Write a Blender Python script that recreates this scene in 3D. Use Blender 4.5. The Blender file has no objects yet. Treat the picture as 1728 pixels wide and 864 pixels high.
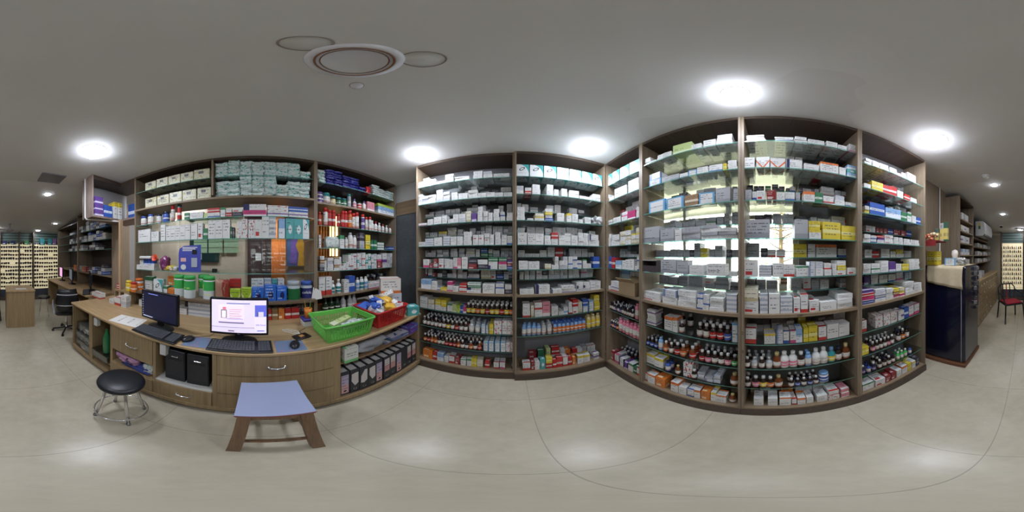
import bpy, bmesh, math, random
from mathutils import Matrix, Vector
# ---------------------------------------------------------------- camera, world, exposure
S = bpy.context.scene
COLL = S.collection
H = 1.4                                     # eye height of the camera above the floor
cam_d = bpy.data.cameras.new('camera'); cam_d.type = 'PANO'
try: cam_d.cycles.panorama_type = 'EQUIRECTANGULAR'
except Exception: cam_d.panorama_type = 'EQUIRECTANGULAR'
cam_d.clip_start = 0.02
cam = bpy.data.objects.new('camera', cam_d); COLL.objects.link(cam)
cam.location = (0, 0, H); cam.rotation_euler = (math.radians(90), 0, 0)
S.camera = cam
S.view_settings.view_transform = 'Standard'; S.view_settings.look = 'None'
S.view_settings.exposure = 0.9; S.view_settings.gamma = 1.0
S.view_settings.use_curve_mapping = False
S.cycles.use_denoising = True
S.cycles.max_bounces = 8; S.cycles.diffuse_bounces = 6; S.cycles.glossy_bounces = 3
S.cycles.transparent_max_bounces = 24; S.cycles.transmission_bounces = 4
S.cycles.sample_clamp_indirect = 6.0
S.cycles.caustics_reflective = False; S.cycles.caustics_refractive = False
LAMP = 66.0          # radiance of the round ceiling lamps
SPOT = 45.0          # radiance of the small far downlights
SKY = 3.0
w = bpy.data.worlds.new('world'); S.world = w; w.use_nodes = True
bg = w.node_tree.nodes['Background']; bg.inputs[0].default_value = (0.93, 0.96, 1.0, 1); bg.inputs[1].default_value = SKY

R = math.radians
rnd = random.Random(7)
ORD = ['first','second','third','fourth','fifth','sixth','seventh','eighth','ninth','tenth','eleventh','twelfth'] + ['%dth' % i for i in range(13, 100)]
def ordn(i):
    if i < 12: return ORD[i]
    n = i + 1
    return '%d%s' % (n, {1: 'st', 2: 'nd', 3: 'rd'}.get(n % 10, 'th') if n % 100 not in (11, 12, 13) else 'th')

# ---------------------------------------------------------------- materials
def srgb(c):
    return tuple((x / 255 / 12.92 if x / 255 <= 0.04045 else ((x / 255 + 0.055) / 1.055) ** 2.4) for x in c) + (1,)
def new_mat(name):
    m = bpy.data.materials.new(name); m.use_nodes = True
    nt = m.node_tree; b = nt.nodes['Principled BSDF']
    return m, nt, b
class G:
    """tiny node expression helper"""
    def __init__(s, nt): s.nt = nt
    def put(s, sock, v):
        if isinstance(v, (int, float)): sock.default_value = v
        elif isinstance(v, tuple): sock.default_value = v
        else: s.nt.links.new(v, sock)
    def m(s, op, a, b=0.0, c=0.0):
        n = s.nt.nodes.new('ShaderNodeMath'); n.operation = op
        s.put(n.inputs[0], a); s.put(n.inputs[1], b); s.put(n.inputs[2], c); return n.outputs[0]
    def mix(s, f, a, b):
        n = s.nt.nodes.new('ShaderNodeMix'); n.data_type = 'RGBA'
        s.put(n.inputs[0], f); s.put(n.inputs[6], a); s.put(n.inputs[7], b); return n.outputs[2]
    def comb(s, x, y, z):
        n = s.nt.nodes.new('ShaderNodeCombineXYZ')
        for i, v in enumerate((x, y, z)): s.put(n.inputs[i], v)
        return n.outputs[0]
    def sep(s, v):
        n = s.nt.nodes.new('ShaderNodeSeparateXYZ'); s.put(n.inputs[0], v); return n.outputs
    def noise(s, v, scale, detail=2.0, rough=0.5):
        n = s.nt.nodes.new('ShaderNodeTexNoise'); s.put(n.inputs['Vector'], v)
        n.inputs['Scale'].default_value = scale; n.inputs['Detail'].default_value = detail; n.inputs['Roughness'].default_value = rough
        return n.outputs['Fac']
    def white(s, v):
        n = s.nt.nodes.new('ShaderNodeTexWhiteNoise'); n.noise_dimensions = '3D'; s.put(n.inputs['Vector'], v); return n.outputs['Value']
    def co(s, kind='Object'):
        n = s.nt.nodes.new('ShaderNodeTexCoord'); return n.outputs[kind]
    def pos(s):
        n = s.nt.nodes.new('ShaderNodeNewGeometry'); return n.outputs['Position']
    def rand(s):
        n = s.nt.nodes.new('ShaderNodeObjectInfo'); return n.outputs['Random']
    def scale(s, v, x, y, z):
        n = s.nt.nodes.new('ShaderNodeMapping'); s.put(n.inputs[0], v); n.inputs['Scale'].default_value = (x, y, z); return n.outputs[0]
MATS = {}
def mat(name, col, rough=0.5, metal=0.0, spec=0.5, var=0.0, vs=8.0, emit=0.0, coat=0.0):
    if name in MATS: return MATS[name]
    m, nt, b = new_mat(name); g = G(nt)
    c = srgb(col); b.inputs['Roughness'].default_value = rough; b.inputs['Metallic'].default_value = metal
    b.inputs['Specular IOR Level'].default_value = spec
    b.inputs['Coat Weight'].default_value = coat
    n = g.noise(g.co('Object'), vs, 3)
    v = var if var else 0.06
    d = tuple(x * (1 - v) for x in c[:3]) + (1,); l = tuple(min(1, x * (1 + v)) for x in c[:3]) + (1,)
    nt.links.new(g.mix(n, d, l), b.inputs['Base Color'])
    if emit:
        b.inputs['Emission Color'].default_value = c; b.inputs['Emission Strength'].default_value = emit
    MATS[name] = m; return m
def wood(name, col, axis='z', rough=0.45, contrast=0.25, scale=1.0):
    if name in MATS: return MATS[name]
    m, nt, b = new_mat(name); g = G(nt)
    a = {'z': (38, 38, 1.2), 'x': (1.2, 38, 38), 'y': (38, 1.2, 38)}[axis]
    v = g.scale(g.pos(), *[k * scale for k in a])
    n = g.noise(v, 1.0, 5, 0.65); n2 = g.noise(g.scale(g.pos(), *[k * 4 * scale for k in a]), 1.0, 2)
    f = g.m('ADD', g.m('MULTIPLY', n, 0.7), g.m('MULTIPLY', n2, 0.3))
    f = g.m('MULTIPLY', g.m('SUBTRACT', f, 0.35), 3.0)
    n_ = nt.nodes.new('ShaderNodeClamp'); nt.links.new(f, n_.inputs[0])
    c = srgb(col)
    nt.links.new(g.mix(n_.outputs[0], tuple(x * (1 - contrast) for x in c[:3]) + (1,), tuple(min(1, x * (1 + contrast)) for x in c[:3]) + (1,)), b.inputs['Base Color'])
    b.inputs['Roughness'].default_value = rough; MATS[name] = m; return m
def emis(name, col, st):
    if name in MATS: return MATS[name]
    m, nt, b = new_mat(name)
    b.inputs['Base Color'].default_value = srgb(col); b.inputs['Emission Color'].default_value = srgb(col); b.inputs['Emission Strength'].default_value = st
    MATS[name] = m; return m
def glass(name, tint, refl=0.09, rough=0.02):
    if name in MATS: return MATS[name]
    m = bpy.data.materials.new(name); m.use_nodes = True; nt = m.node_tree
    for n in list(nt.nodes): nt.nodes.remove(n)
    o = nt.nodes.new('ShaderNodeOutputMaterial'); t = nt.nodes.new('ShaderNodeBsdfTransparent'); t.inputs[0].default_value = tint
    gl = nt.nodes.new('ShaderNodeBsdfGlossy'); gl.inputs['Roughness'].default_value = rough
    fr = nt.nodes.new('ShaderNodeFresnel'); fr.inputs[0].default_value = 1.45
    mx = nt.nodes.new('ShaderNodeMixShader')
    a = nt.nodes.new('ShaderNodeMath'); a.operation = 'MULTIPLY_ADD'; a.inputs[1].default_value = 0.45; a.inputs[2].default_value = refl * .3
    nt.links.new(fr.outputs[0], a.inputs[0]); nt.links.new(a.outputs[0], mx.inputs[0])
    nt.links.new(t.outputs[0], mx.inputs[1]); nt.links.new(gl.outputs[0], mx.inputs[2]); nt.links.new(mx.outputs[0], o.inputs[0])
    MATS[name] = m; return m
def pack(name, base, accent, style='plain', text=(70, 72, 80), tstr=0.75, rough=0.42, third=None):
    """printed carton: flat colours, one accent shape and rows of fine print laid out on each face's own UV"""
    if name in MATS: return MATS[name]
    m, nt, b = new_mat(name); g = G(nt)
    u, v, _ = g.sep(g.co('UV')); r = g.rand()
    fl = lambda k, n: g.m('FLOOR', g.m('MULTIPLY', k, n))
    lt = lambda a, c: g.m('LESS_THAN', a, c); gt = lambda a, c: g.m('GREATER_THAN', a, c); mul = lambda a, c: g.m('MULTIPLY', a, c)
    A = srgb(accent); B_ = srgb(base); T = srgb(text)
    k = None
    if style == 'band': k = lt(v, g.m('ADD', 0.16, mul(r, 0.14)))
    elif style == 'top': k = gt(v, g.m('SUBTRACT', 0.85, mul(r, 0.15)))
    elif style == 'left': k = lt(u, g.m('ADD', 0.12, mul(r, 0.15)))
    elif style == 'mid': k = mul(gt(v, 0.36), lt(v, 0.56))
    elif style == 'tag': k = mul(mul(gt(v, 0.12), lt(v, 0.34)), mul(gt(u, 0.1), lt(u, 0.6)))
    elif style == 'swoosh':
        k = gt(g.m('ADD', g.m('POWER', g.m('SUBTRACT', u, 0.15), 2.0), g.m('POWER', g.m('SUBTRACT', v, 0.3), 2.0)), 0.5)
    elif style == 'ringswoosh':
        k = gt(g.m('ADD', g.m('POWER', g.m('SUBTRACT', u, 0.10), 2.0), g.m('POWER', g.m('SUBTRACT', v, 0.15), 2.0)), 0.78)
        dd = g.m('SQRT', g.m('ADD', g.m('POWER', g.m('MULTIPLY', g.m('SUBTRACT', u, 0.45), 0.8), 2.0), g.m('POWER', g.m('MULTIPLY', g.m('ADD', g.m('SUBTRACT', v, 0.62), g.m('MULTIPLY', g.m('SUBTRACT', u, 0.45), -0.4)), 1.5), 2.0)))
        ringk = lt(g.m('ABSOLUTE', g.m('SUBTRACT', dd, 0.15)), 0.035); tstr = 0.25
    elif style == 'circle':
        k = lt(g.m('ADD', g.m('POWER', g.m('SUBTRACT', u, 0.55), 2.0), g.m('POWER', g.m('SUBTRACT', v, 0.45), 2.0)), 0.05)
    elif style == 'chev': k = lt(g.m('ABSOLUTE', g.m('SUBTRACT', v, g.m('MULTIPLY', g.m('ABSOLUTE', g.m('SUBTRACT', u, 0.5)), 1.3))), 0.09)
    elif style == 'frame': k = g.m('MAXIMUM', g.m('MAXIMUM', lt(u, 0.1), gt(u, 0.9)), gt(v, 0.9))
    elif style == 'split': k = lt(v, 0.5)
    elif style == 'blot': k = gt(g.noise(g.comb(mul(u, 5.0), mul(v, 5.0), mul(r, 40.0)), 1.0, 2), 0.60)
    elif style == 'stripes': k = gt(g.m('FRACT', mul(v, 4.0)), 0.55)
    col = B_
    if k is not None: col = g.mix(k, B_, A)
    if third:
        k3 = mul(mul(gt(u, 0.3), lt(u, 0.62)), mul(gt(v, 0.55), lt(v, 0.82)))
        col = g.mix(g.m('MULTIPLY', k3, 0.8), col, srgb(third))
    if style == 'ringswoosh': col = g.mix(ringk, col, srgb((50, 62, 70)))
    nr = 6.0
    rowm = mul(gt(g.m('FRACT', mul(v, nr)), 0.5), lt(g.m('FRACT', mul(v, nr)), 0.86))
    wd = g.white(g.comb(fl(u, 22.0), fl(v, nr), mul(r, 90.0)))
    rs = g.white(g.comb(3.3, fl(v, nr), g.m('ADD', mul(r, 50.0), 7.0)))
    area = mul(mul(gt(u, 0.1), lt(u, g.m('ADD', 0.35, mul(rs, 0.6)))), mul(gt(v, 0.17), lt(v, 0.95)))
    t = mul(mul(mul(rowm, gt(wd, 0.35)), area), gt(rs, 0.3))
    col = g.mix(mul(t, tstr), col, T)
    nt.links.new(col, b.inputs['Base Color'])
    b.inputs['Roughness'].default_value = rough
    MATS[name] = m; return m

# ---------------------------------------------------------------- mesh builder
CUBE = [((0,1,5,4),'f'), ((2,3,7,6),'b'), ((3,0,4,7),'l'), ((1,2,6,5),'r'), ((4,5,6,7),'t'), ((3,2,1,0),'d')]
class MB:
    def __init__(s): s.v = []; s.f = []; s.mi = []; s.uv = []; s.sm = []
    def face(s, idx, m=0, uv=None, smooth=False):
        s.f.append(tuple(idx)); s.mi.append(m); s.sm.append(smooth)
        s.uv.append(uv if uv else [(0.5, 0.5)] * len(idx))
    def box(s, x0, x1, y0, y1, z0, z1, m=0, M=None, mats=None):
        b = len(s.v)
        P = [(x0,y0,z0),(x1,y0,z0),(x1,y1,z0),(x0,y1,z0),(x0,y0,z1),(x1,y0,z1),(x1,y1,z1),(x0,y1,z1)]
        s.v += [tuple(M @ Vector(p)) if M else p for p in P]
        for i, (q, nm) in enumerate(CUBE):
            s.face([b + k for k in q], (mats or {}).get(nm, m), [(0,0),(1,0),(1,1),(0,1)])
        return s
    def bevbox(s, x0, x1, y0, y1, z0, z1, r=0.01, m=0, M=None):
        """box whose vertical and horizontal edges are chamfered"""
        b = len(s.v); rings = [(z0, r), (z0 + r, 0), (z1 - r, 0), (z1, r)]
        for z, q in rings:
            X0, X1, Y0, Y1 = x0 + q, x1 - q, y0 + q, y1 - q; c = r * 0.6
            for p in ((X0+c,Y0),(X1-c,Y0),(X1,Y0+c),(X1,Y1-c),(X1-c,Y1),(X0+c,Y1),(X0,Y1-c),(X0,Y0+c)):
                p = (p[0], p[1], z); s.v.append(tuple(M @ Vector(p)) if M else p)
        for k in range(3):
            for i in range(8):
                j = (i + 1) % 8
                uu = [(0,k/3),(1,k/3),(1,(k+1)/3),(0,(k+1)/3)]
                s.face([b+8*k+i, b+8*k+j, b+8*(k+1)+j, b+8*(k+1)+i], m, uu)
        s.face([b+i for i in range(7, -1, -1)], m)
        tu = [((px_ - x0) / (x1 - x0), (py_ - y0) / (y1 - y0)) for px_, py_ in ((X0+c,Y0),(X1-c,Y0),(X1,Y0+c),(X1,Y1-c),(X1-c,Y1),(X0+c,Y1),(X0,Y1-c),(X0,Y0+c))]
        s.face([b+24+i for i in range(8)], m, tu)
        return s
    def lathe(s, prof, n=14, m=0, c=(0,0,0), M=None, smooth=True, caps=True, ms=None):
        b = len(s.v)
        for r, z in prof:
            for i in range(n):
                a = 2 * math.pi * i / n; p = Vector((c[0] + r * math.cos(a), c[1] + r * math.sin(a), c[2] + z))
                s.v.append(tuple(M @ p) if M else tuple(p))
        L = len(prof)
        for k in range(L - 1):
            for i in range(n):
                j = (i + 1) % n
                s.face([b+n*k+i, b+n*k+j, b+n*(k+1)+j, b+n*(k+1)+i], ms[k] if ms else m,
                       [(i/n, k/(L-1)), ((i+1)/n, k/(L-1)), ((i+1)/n, (k+1)/(L-1)), (i/n, (k+1)/(L-1))], smooth)
        if caps:
            if prof[0][0] > 1e-5: s.face([b+i for i in range(n-1, -1, -1)], ms[0] if ms else m)
            if prof[-1][0] > 1e-5: s.face([b+n*(L-1)+i for i in range(n)], ms[-1] if ms else m)
        return s
    def tube(s, pts, r, n=8, m=0, closed=False, rs=None):
        P = [Vector(p) for p in pts]; L = len(P); b = len(s.v); up = None
        for k in range(L):
            if closed: d = P[(k+1) % L] - P[k-1]
            else: d = P[min(k+1, L-1)] - P[max(k-1, 0)]
            d.normalize()
            if up is None:
                up = Vector((0,0,1)) if abs(d.z) < 0.9 else Vector((1,0,0))
            a = d.cross(up)
            if a.length < 1e-4: a = d.cross(Vector((0, 1, 0)))
            a.normalize(); c = a.cross(d); c.normalize(); up = c
            rr = rs[k] if rs else r
            for i in range(n):
                t = 2 * math.pi * i / n; s.v.append(tuple(P[k] + a * math.cos(t) * rr + c * math.sin(t) * rr))
        for k in range(L if closed else L - 1):
            k2 = (k + 1) % L
            for i in range(n):
                j = (i + 1) % n; s.face([b+n*k+i, b+n*k+j, b+n*k2+j, b+n*k2+i], m, None, True)
        if not closed:
            s.face([b+i for i in range(n)], m); s.face([b+n*(L-1)+i for i in range(n-1, -1, -1)], m)
        return s
    def prism(s, poly, z0, z1, m=0, M=None):
        b = len(s.v); n = len(poly)
        for z in (z0, z1):
            for x, y in poly: p = Vector((x, y, z)); s.v.append(tuple(M @ p) if M else tuple(p))
        for i in range(n):
            j = (i + 1) % n; s.face([b+i, b+j, b+n+j, b+n+i], m, [(0,0),(1,0),(1,1),(0,1)])
        s.face([b+i for i in range(n-1, -1, -1)], m); s.face([b+n+i for i in range(n)], m)
        return s
    def mesh(s, name, mats):
        me = bpy.data.meshes.new(name); me.from_pydata(s.v, [], s.f)
        for m in (mats if isinstance(mats, (list, tuple)) else [mats]): me.materials.append(m)
        me.polygons.foreach_set('material_index', s.mi); me.polygons.foreach_set('use_smooth', s.sm)
        uvl = me.uv_layers.new(name='UVMap'); flat = [c for f in s.uv for p in f for c in p]
        uvl.data.foreach_set('uv', flat); me.update(); return me
    def build(s, name, mats, parent=None, loc=None):
        o = bpy.data.objects.new(name, s.mesh(name, mats)); COLL.objects.link(o)
        if parent: o.parent = parent
        if loc: o.location = loc
        return o
def tag(o, label=None, cat=None, group=None, kind=None):
    if label: o['label'] = label
    if cat: o['category'] = cat
    if group: o['group'] = group
    if kind: o['kind'] = kind
    return o
def thing(name, label, cat, loc=(0,0,0), rz=0.0, group=None):
    o = bpy.data.objects.new(name, None); COLL.objects.link(o); o.location = loc; o.rotation_euler = (0, 0, rz)
    o.empty_display_size = 0.05
    return tag(o, label, cat, group)
def struct(name, mb, mats, label=None):
    o = mb.build(name, mats); o['kind'] = 'structure'
    if label: o['label'] = label
    return o
def txt(parent, body, size, loc, rot, m, name='lettering', ext=0.0004):
    c = bpy.data.curves.new(name, 'FONT'); c.body = body; c.size = size; c.align_x = 'CENTER'; c.align_y = 'CENTER'; c.extrude = ext
    c.materials.append(m); o = bpy.data.objects.new(name, c); COLL.objects.link(o); o.parent = parent
    bpy.context.view_layer.update(); me = bpy.data.meshes.new_from_object(o.evaluated_get(bpy.context.evaluated_depsgraph_get()))
    bpy.data.objects.remove(o); o = bpy.data.objects.new(name, me); COLL.objects.link(o); o.parent = parent
    o.location = loc; o.rotation_euler = rot; return o
def part(o, parent, name, mb, mats, loc=None): return mb.build(name, mats, parent, loc)
# wall frames: u runs to the viewer's right along a wall, v is the distance into it, l0 the bearing that faces it square on
def W(l0, u, v, z=None):
    a = R(l0); x = u * math.cos(a) + v * math.sin(a); y = -u * math.sin(a) + v * math.cos(a)
    return (x, y) if z is None else (x, y, H + z)
def lon(px): return (px - 864) / 1728 * 360
def U(l0, v, px): return v * math.tan(R(lon(px) - l0))
def ZZ(l0, v, px, py): return v / math.cos(R(lon(px) - l0)) * math.tan(R((432 - py) / 864 * 180))

# base materials
M_wood = wood('laminate_upright', (136, 120, 100), 'z', 0.5)
M_woodx = wood('laminate_shelf', (140, 122, 98), 'x', 0.5)
M_woodd = wood('laminate_dark', (88, 76, 68), 'z', 0.5)
M_desk = wood('desk_laminate', (178, 150, 110), 'y', 0.42, 0.2)
M_deskf = wood('desk_front_laminate', (160, 137, 101), 'z', 0.45, 0.22)
M_plinth = wood('plinth_laminate', (78, 64, 54), 'x', 0.4)
M_back = mat('back_panel', (132, 133, 136), 0.5, var=0.1, vs=3)
M_backd = mat('back_panel_brown', (84, 74, 68), 0.5, var=0.15, vs=3)
M_glass = glass('shelf_glass', (0.95, 0.985, 0.975, 1), 0.06)
M_edge = mat('glass_edge', (128, 196, 184), 0.15, spec=0.8)
_nt = M_edge.node_tree; _tr = _nt.nodes.new('ShaderNodeBsdfTransparent'); _tr.inputs[0].default_value = (.45, .92, .82, 1); _mx = _nt.nodes.new('ShaderNodeMixShader'); _mx.inputs[0].default_value = .5
_nt.links.new(_nt.nodes['Principled BSDF'].outputs[0], _mx.inputs[1]); _nt.links.new(_tr.outputs[0], _mx.inputs[2]); _nt.links.new(_mx.outputs[0], _nt.nodes['Material Output'].inputs[0])
M_pane = glass('window_pane', (0.96, 0.98, 0.97, 1), 0.05)
M_chrome = mat('chrome', (222, 222, 226), 0.22, 1.0)
M_steel = mat('brushed_steel', (165, 165, 168), 0.35, 1.0)
M_black = mat('black_plastic', (26, 27, 30), 0.4)
M_white = mat('white_plastic', (225, 225, 222), 0.4)
M_paper = pack('printed_paper', (228, 226, 222), (228, 226, 222), 'plain', tstr=0.5)
M_ceil = mat('ceiling_paint', (222, 222, 219), 0.9, var=0.02, vs=1.5)
M_wallp = mat('wall_paint', (178, 176, 172), 0.8, var=0.03)
# ---------------------------------------------------------------- room shell
def floor_mat():
    m, nt, b = new_mat('floor_tile'); g = G(nt); p = g.pos(); x, y, _ = g.sep(p)
    n = g.noise(p, 1.3, 6, 0.6); n2 = g.noise(p, 14.0, 4, 0.6)
    f = g.m('ADD', g.m('MULTIPLY', n, 0.7), g.m('MULTIPLY', n2, 0.3))
    f = g.m('MULTIPLY', g.m('SUBTRACT', f, 0.3), 2.2)
    cl = nt.nodes.new('ShaderNodeClamp'); nt.links.new(f, cl.inputs[0])
    c = g.mix(cl.outputs[0], srgb((176, 167, 146)), srgb((212, 204, 182)))
    T = 0.82
    lx = g.m('LESS_THAN', g.m('ABSOLUTE', g.m('SUBTRACT', g.m('FRACT', g.m('ADD', g.m('DIVIDE', x, T), 10.35)), 0.5)), 0.0028)
    ly = g.m('LESS_THAN', g.m('ABSOLUTE', g.m('SUBTRACT', g.m('FRACT', g.m('ADD', g.m('DIVIDE', y, T), 10.1)), 0.5)), 0.0028)
    c = g.mix(g.m('MULTIPLY', g.m('MAXIMUM', lx, ly), 0.4), c, srgb((96, 90, 80)))
    nt.links.new(c, b.inputs['Base Color']); b.inputs['Roughness'].default_value = 0.27; b.inputs['Specular IOR Level'].default_value = 0.35
    return m
mb = MB(); mb.box(-3.6, 1.6, -5.6, 2.0, -0.12, 0.0); struct('floor', mb, floor_mat())
CT = H + 1.104
def ceil_z(y): return CT if y > -2.2 else CT - (-2.2 - y) / 3.2 * 0.38
mb = MB()
prof = [(2.0, CT), (-2.2, CT), (-5.6, ceil_z(-5.6))]
pts = [(y, z) for y, z in prof] + [(y, z + 0.12) for y, z in reversed(prof)]
b0 = len(mb.v)
for x in (-3.6, 1.6):
    for y, z in pts: mb.v.append((x, y, z))
n = len(pts)
for i in range(n):
    j = (i + 1) % n; mb.face([i, j, n + j, n + i])
mb.face(list(range(n))[::-1]); mb.face(list(range(n, 2 * n)))
def ceil_mat():
    m, nt, b = new_mat('ceiling_distemper'); g = G(nt); p = g.pos()
    st = g.noise(g.scale(p, 0.8, 0.5, 1), 1.0, 3, 0.5)
    k = g.m('MULTIPLY', g.m('GREATER_THAN', st, 0.60), 0.14)
    n = g.noise(p, 2.0, 5)
    nt.links.new(g.mix(k, g.mix(n, srgb((216, 215, 211)), srgb((230, 230, 227))), srgb((176, 174, 168))), b.inputs['Base Color'])
    b.inputs['Roughness'].default_value = 0.85; return m
struct('ceiling', mb, ceil_mat())
ZT = CT + 0.1
# front wall: painted strip above a timber beam, dark patterned glass below it
mb = MB(); mb.box(-2.72, 1.40, 1.85, 1.97, 0, ZT); struct('wall_front', mb, M_wallp)
mb = MB(); mb.box(-1.56, -0.99, 1.815, 1.85, H + 0.60, H + 0.80); struct('trim_1', mb, wood('beam_wood', (128, 108, 84), 'x', 0.5))
M_dglass = mat('dark_patterned_glass', (84, 90, 94), 0.25, var=0.3, vs=60)
mb = MB(); mb.box(-1.56, -0.99, 1.825, 1.85, 0.0, H + 0.60); struct('door_1', mb, M_dglass)
# right wall with the window behind the glass shelves
wy0, wy1, wz0, wz1 = -0.24, 1.16, H - 0.34, H + 0.84
mb = MB()
mb.box(1.27, 1.40, wy1, 1.85, 0, ZT); mb.box(1.27, 1.40, -2.4, wy0, 0, ZT)
mb.box(1.27, 1.40, wy0, wy1, 0, wz0); mb.box(1.27, 1.40, wy0, wy1, wz1, ZT)
mb.box(1.40, 1.52, -5.5, -2.4, 0, ZT)
struct('wall_right', mb, mat('wall_right_paint', (140, 142, 146), 0.7))
M_alu = mat('aluminium_frame', (170, 168, 160), 0.35, 0.6)
mb = MB()
for a, b_ in ((wy0, wy0 + .04), (wy1 - .04, wy1), (0.30, 0.345), (0.72, 0.745)): mb.box(1.30, 1.34, a, b_, wz0, wz1)
for a, b_ in ((wz0, wz0 + .04), (wz1 - .04, wz1), (H + .30, H + .335)): mb.box(1.301, 1.339, wy0, wy1, a, b_)
wf = struct('window_1', mb, M_alu)
mb = MB(); mb.box(1.318, 1.323, wy0, wy1, wz0, wz1); p_ = mb.build('pane', M_pane, wf); 
mb = MB()
for k in range(4): mb.tube([(1.37, wy0, wz0 + .18 + k * .2), (1.37, wy1, wz0 + .18 + k * .2)], 0.006, 6)
mb.build('grille', M_alu, wf)
def blind_mat():
    m = bpy.data.materials.new('blind'); m.use_nodes = True; nt = m.node_tree; b = nt.nodes['Principled BSDF']; g = G(nt)
    n = g.noise(g.pos(), 14.0, 3); c = g.mix(n, srgb((232, 229, 208)), srgb((242, 241, 230))); nt.links.new(c, b.inputs['Base Color'])
    tr = nt.nodes.new('ShaderNodeBsdfTranslucent'); nt.links.new(c, tr.inputs[0]); mx = nt.nodes.new('ShaderNodeMixShader'); mx.inputs[0].default_value = .8
    nt.links.new(b.outputs[0], mx.inputs[1]); nt.links.new(tr.outputs[0], mx.inputs[2]); nt.links.new(mx.outputs[0], nt.nodes['Material Output'].inputs[0]); return m
mb = MB(); mb.box(1.305, 1.309, wy0 + .04, wy1 - .04, H + .36, wz1 - .04); mb.build('blind', blind_mat(), wf)
# left wall of the room behind the counter, far wall, partition at the far left
mb = MB(); mb.box(-2.72, -2.60, -2.35, 1.97, 0, ZT)
M_beige = mat('beige_panel', (206, 190, 168), 0.35, var=0.06, vs=5)
struct('wall_left', mb, M_beige)
mb = MB(); mb.box(-2.25, -2.13, -5.5, -2.35, 0, ZT); mb.box(-2.72, -2.13, -2.47, -2.35, 0, ZT); struct('wall_left_far', mb, M_wallp)
mb = MB(); mb.box(-2.4, 1.6, -5.62, -5.5, 0, ZT); struct('wall_back', mb, M_wallp)
# ground and trees outside the window
mb = MB(); mb.box(1.6, 9, -4, 6, -0.3, -0.05); o = struct('exterior_ground', mb, mat('dry_ground', (190, 182, 150), 0.9, var=0.3, vs=3))
def tree(x, y, h, seed, lab):
    r = random.Random(seed); t = thing('tree', lab, 'tree', (x, y, -0.05), 0, 'trees outside the window')
    mb = MB(); mb.tube([(0,0,0), (0.03,0.02,h*.4), (-0.02,0.05,h*.75), (0,0,h)], .05, 8, rs=[.07,.055,.035,.01])
    tips = []
    for k in range(26):
        z0 = h * r.uniform(.2, .9); a = r.uniform(0, 6.28); L = r.uniform(.4, 1.0)
        e = (math.cos(a) * L, math.sin(a) * L, z0 + r.uniform(-.1, .5)); m_ = (e[0]*.5, e[1]*.5, z0 + .1)
        mb.tube([(0,0,z0), m_, e], .01, 5, rs=[.016,.010,.004]); tips += [m_, e]
    mb.build('trunk', mat('bark', (130, 112, 84), 0.9, var=.2), t)
    mb = MB()
    for p in tips:
        for k in range(12):
            c = Vector(p) + Vector([r.gauss(0, .16) for _ in range(3)])
            a = Vector([r.uniform(-1, 1) for _ in range(3)]).normalized() * .045; b_ = a.cross(Vector((r.random(), r.random(), r.random()))).normalized() * .018
            i = len(mb.v); mb.v += [tuple(c - a), tuple(c + b_), tuple(c + a), tuple(c - b_)]; mb.face([i, i+1, i+2, i+3])
    f = mb.build('foliage', mat('leaf_green', (206, 200, 150), 0.7, var=.4, vs=4), t); f['kind'] = 'stuff'
tree(3.3, -0.30, 2.8, 3, 'thin branched tree seen through the right part of the window')
tree(4.6, 2.5, 3.0, 5, 'fuller tree seen through the left part of the window')

# ---------------------------------------------------------------- ceiling lamps
M_lens = emis('lamp_lens', (236, 242, 255), LAMP); M_side = emis('lamp_side', (232, 238, 255), LAMP * .16); M_spotl = emis('downlight_lens', (245, 246, 255), SPOT)
M_rim = mat('lamp_rim', (235, 236, 240), 0.4)
def round_lamp(x, y, r, lab, lens=M_lens, name='ceiling_lamp', grp='round ceiling lamps', drop=0.034):
    z = ceil_z(y)
    t = thing(name, lab, 'lamp', (x, y, z), 0, grp)
    mb = MB(); mb.lathe([(r * 1.06, 0), (r * 1.06, -drop * .14), (r * .99, -drop * .15)], 28); mb.build('rim', M_rim, t)
    mb = MB(); mb.lathe([(r * .985, -drop * .05), (r * .985, -drop * .9)], 28, caps=False); mb.build('side_glow', M_side, t)
    mb = MB(); mb.lathe([(r * .98, -drop * .9), (r * .88, -drop * 1.15), (r * .5, -drop * 1.3), (0.0005, -drop * 1.35)], 28); mb.build('diffuser', lens, t)
for x, y, r, lab in ((-.80, -1.23, .115, 'large round ceiling lamp over the left end of the desk'),
                     (-.863 * .95, 1.377 * .95, .10, 'round ceiling lamp near the dark glass door'),
                     (.665 * .95, 1.32 * .95, .095, 'round ceiling lamp by the corner of the boxed shelves'),
                     (.70, .143, .062, 'round ceiling lamp above the window shelves'),
                     (.68, -1.10, .11, 'round ceiling lamp in front of the fridge')):
    round_lamp(x, y, r, lab)
for x, y, r, lab in ((-.77, -2.55, .05, 'small ceiling downlight beyond the hanging cabinet'),
                     (-1.45, -4.1, .045, 'small ceiling downlight over the far computer desk'),
                     (-1.15, -4.85, .06, 'small round lamp close to the eyewear display'),
                     (.43, -2.30, .045, 'small ceiling downlight beyond the fridge'),
                     (.46, -3.55, .04, 'second small downlight in front of the air conditioner')):
    round_lamp(x, y, r, lab, M_spotl, 'downlight', 'small far downlights', 0.012)
round_lamp(-2.15, .3, .12, 'added unseen lamp lighting the room behind the glass shelves', M_lens)  # this and the next lamp are unseen, added to light the back room
round_lamp(-2.1, -1.2, .12, 'second added unseen lamp lighting the room behind the glass shelves', M_lens)
round_lamp(.10, -4.75, .07, 'round ceiling lamp before the lit bottle display', M_spotl)
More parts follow.
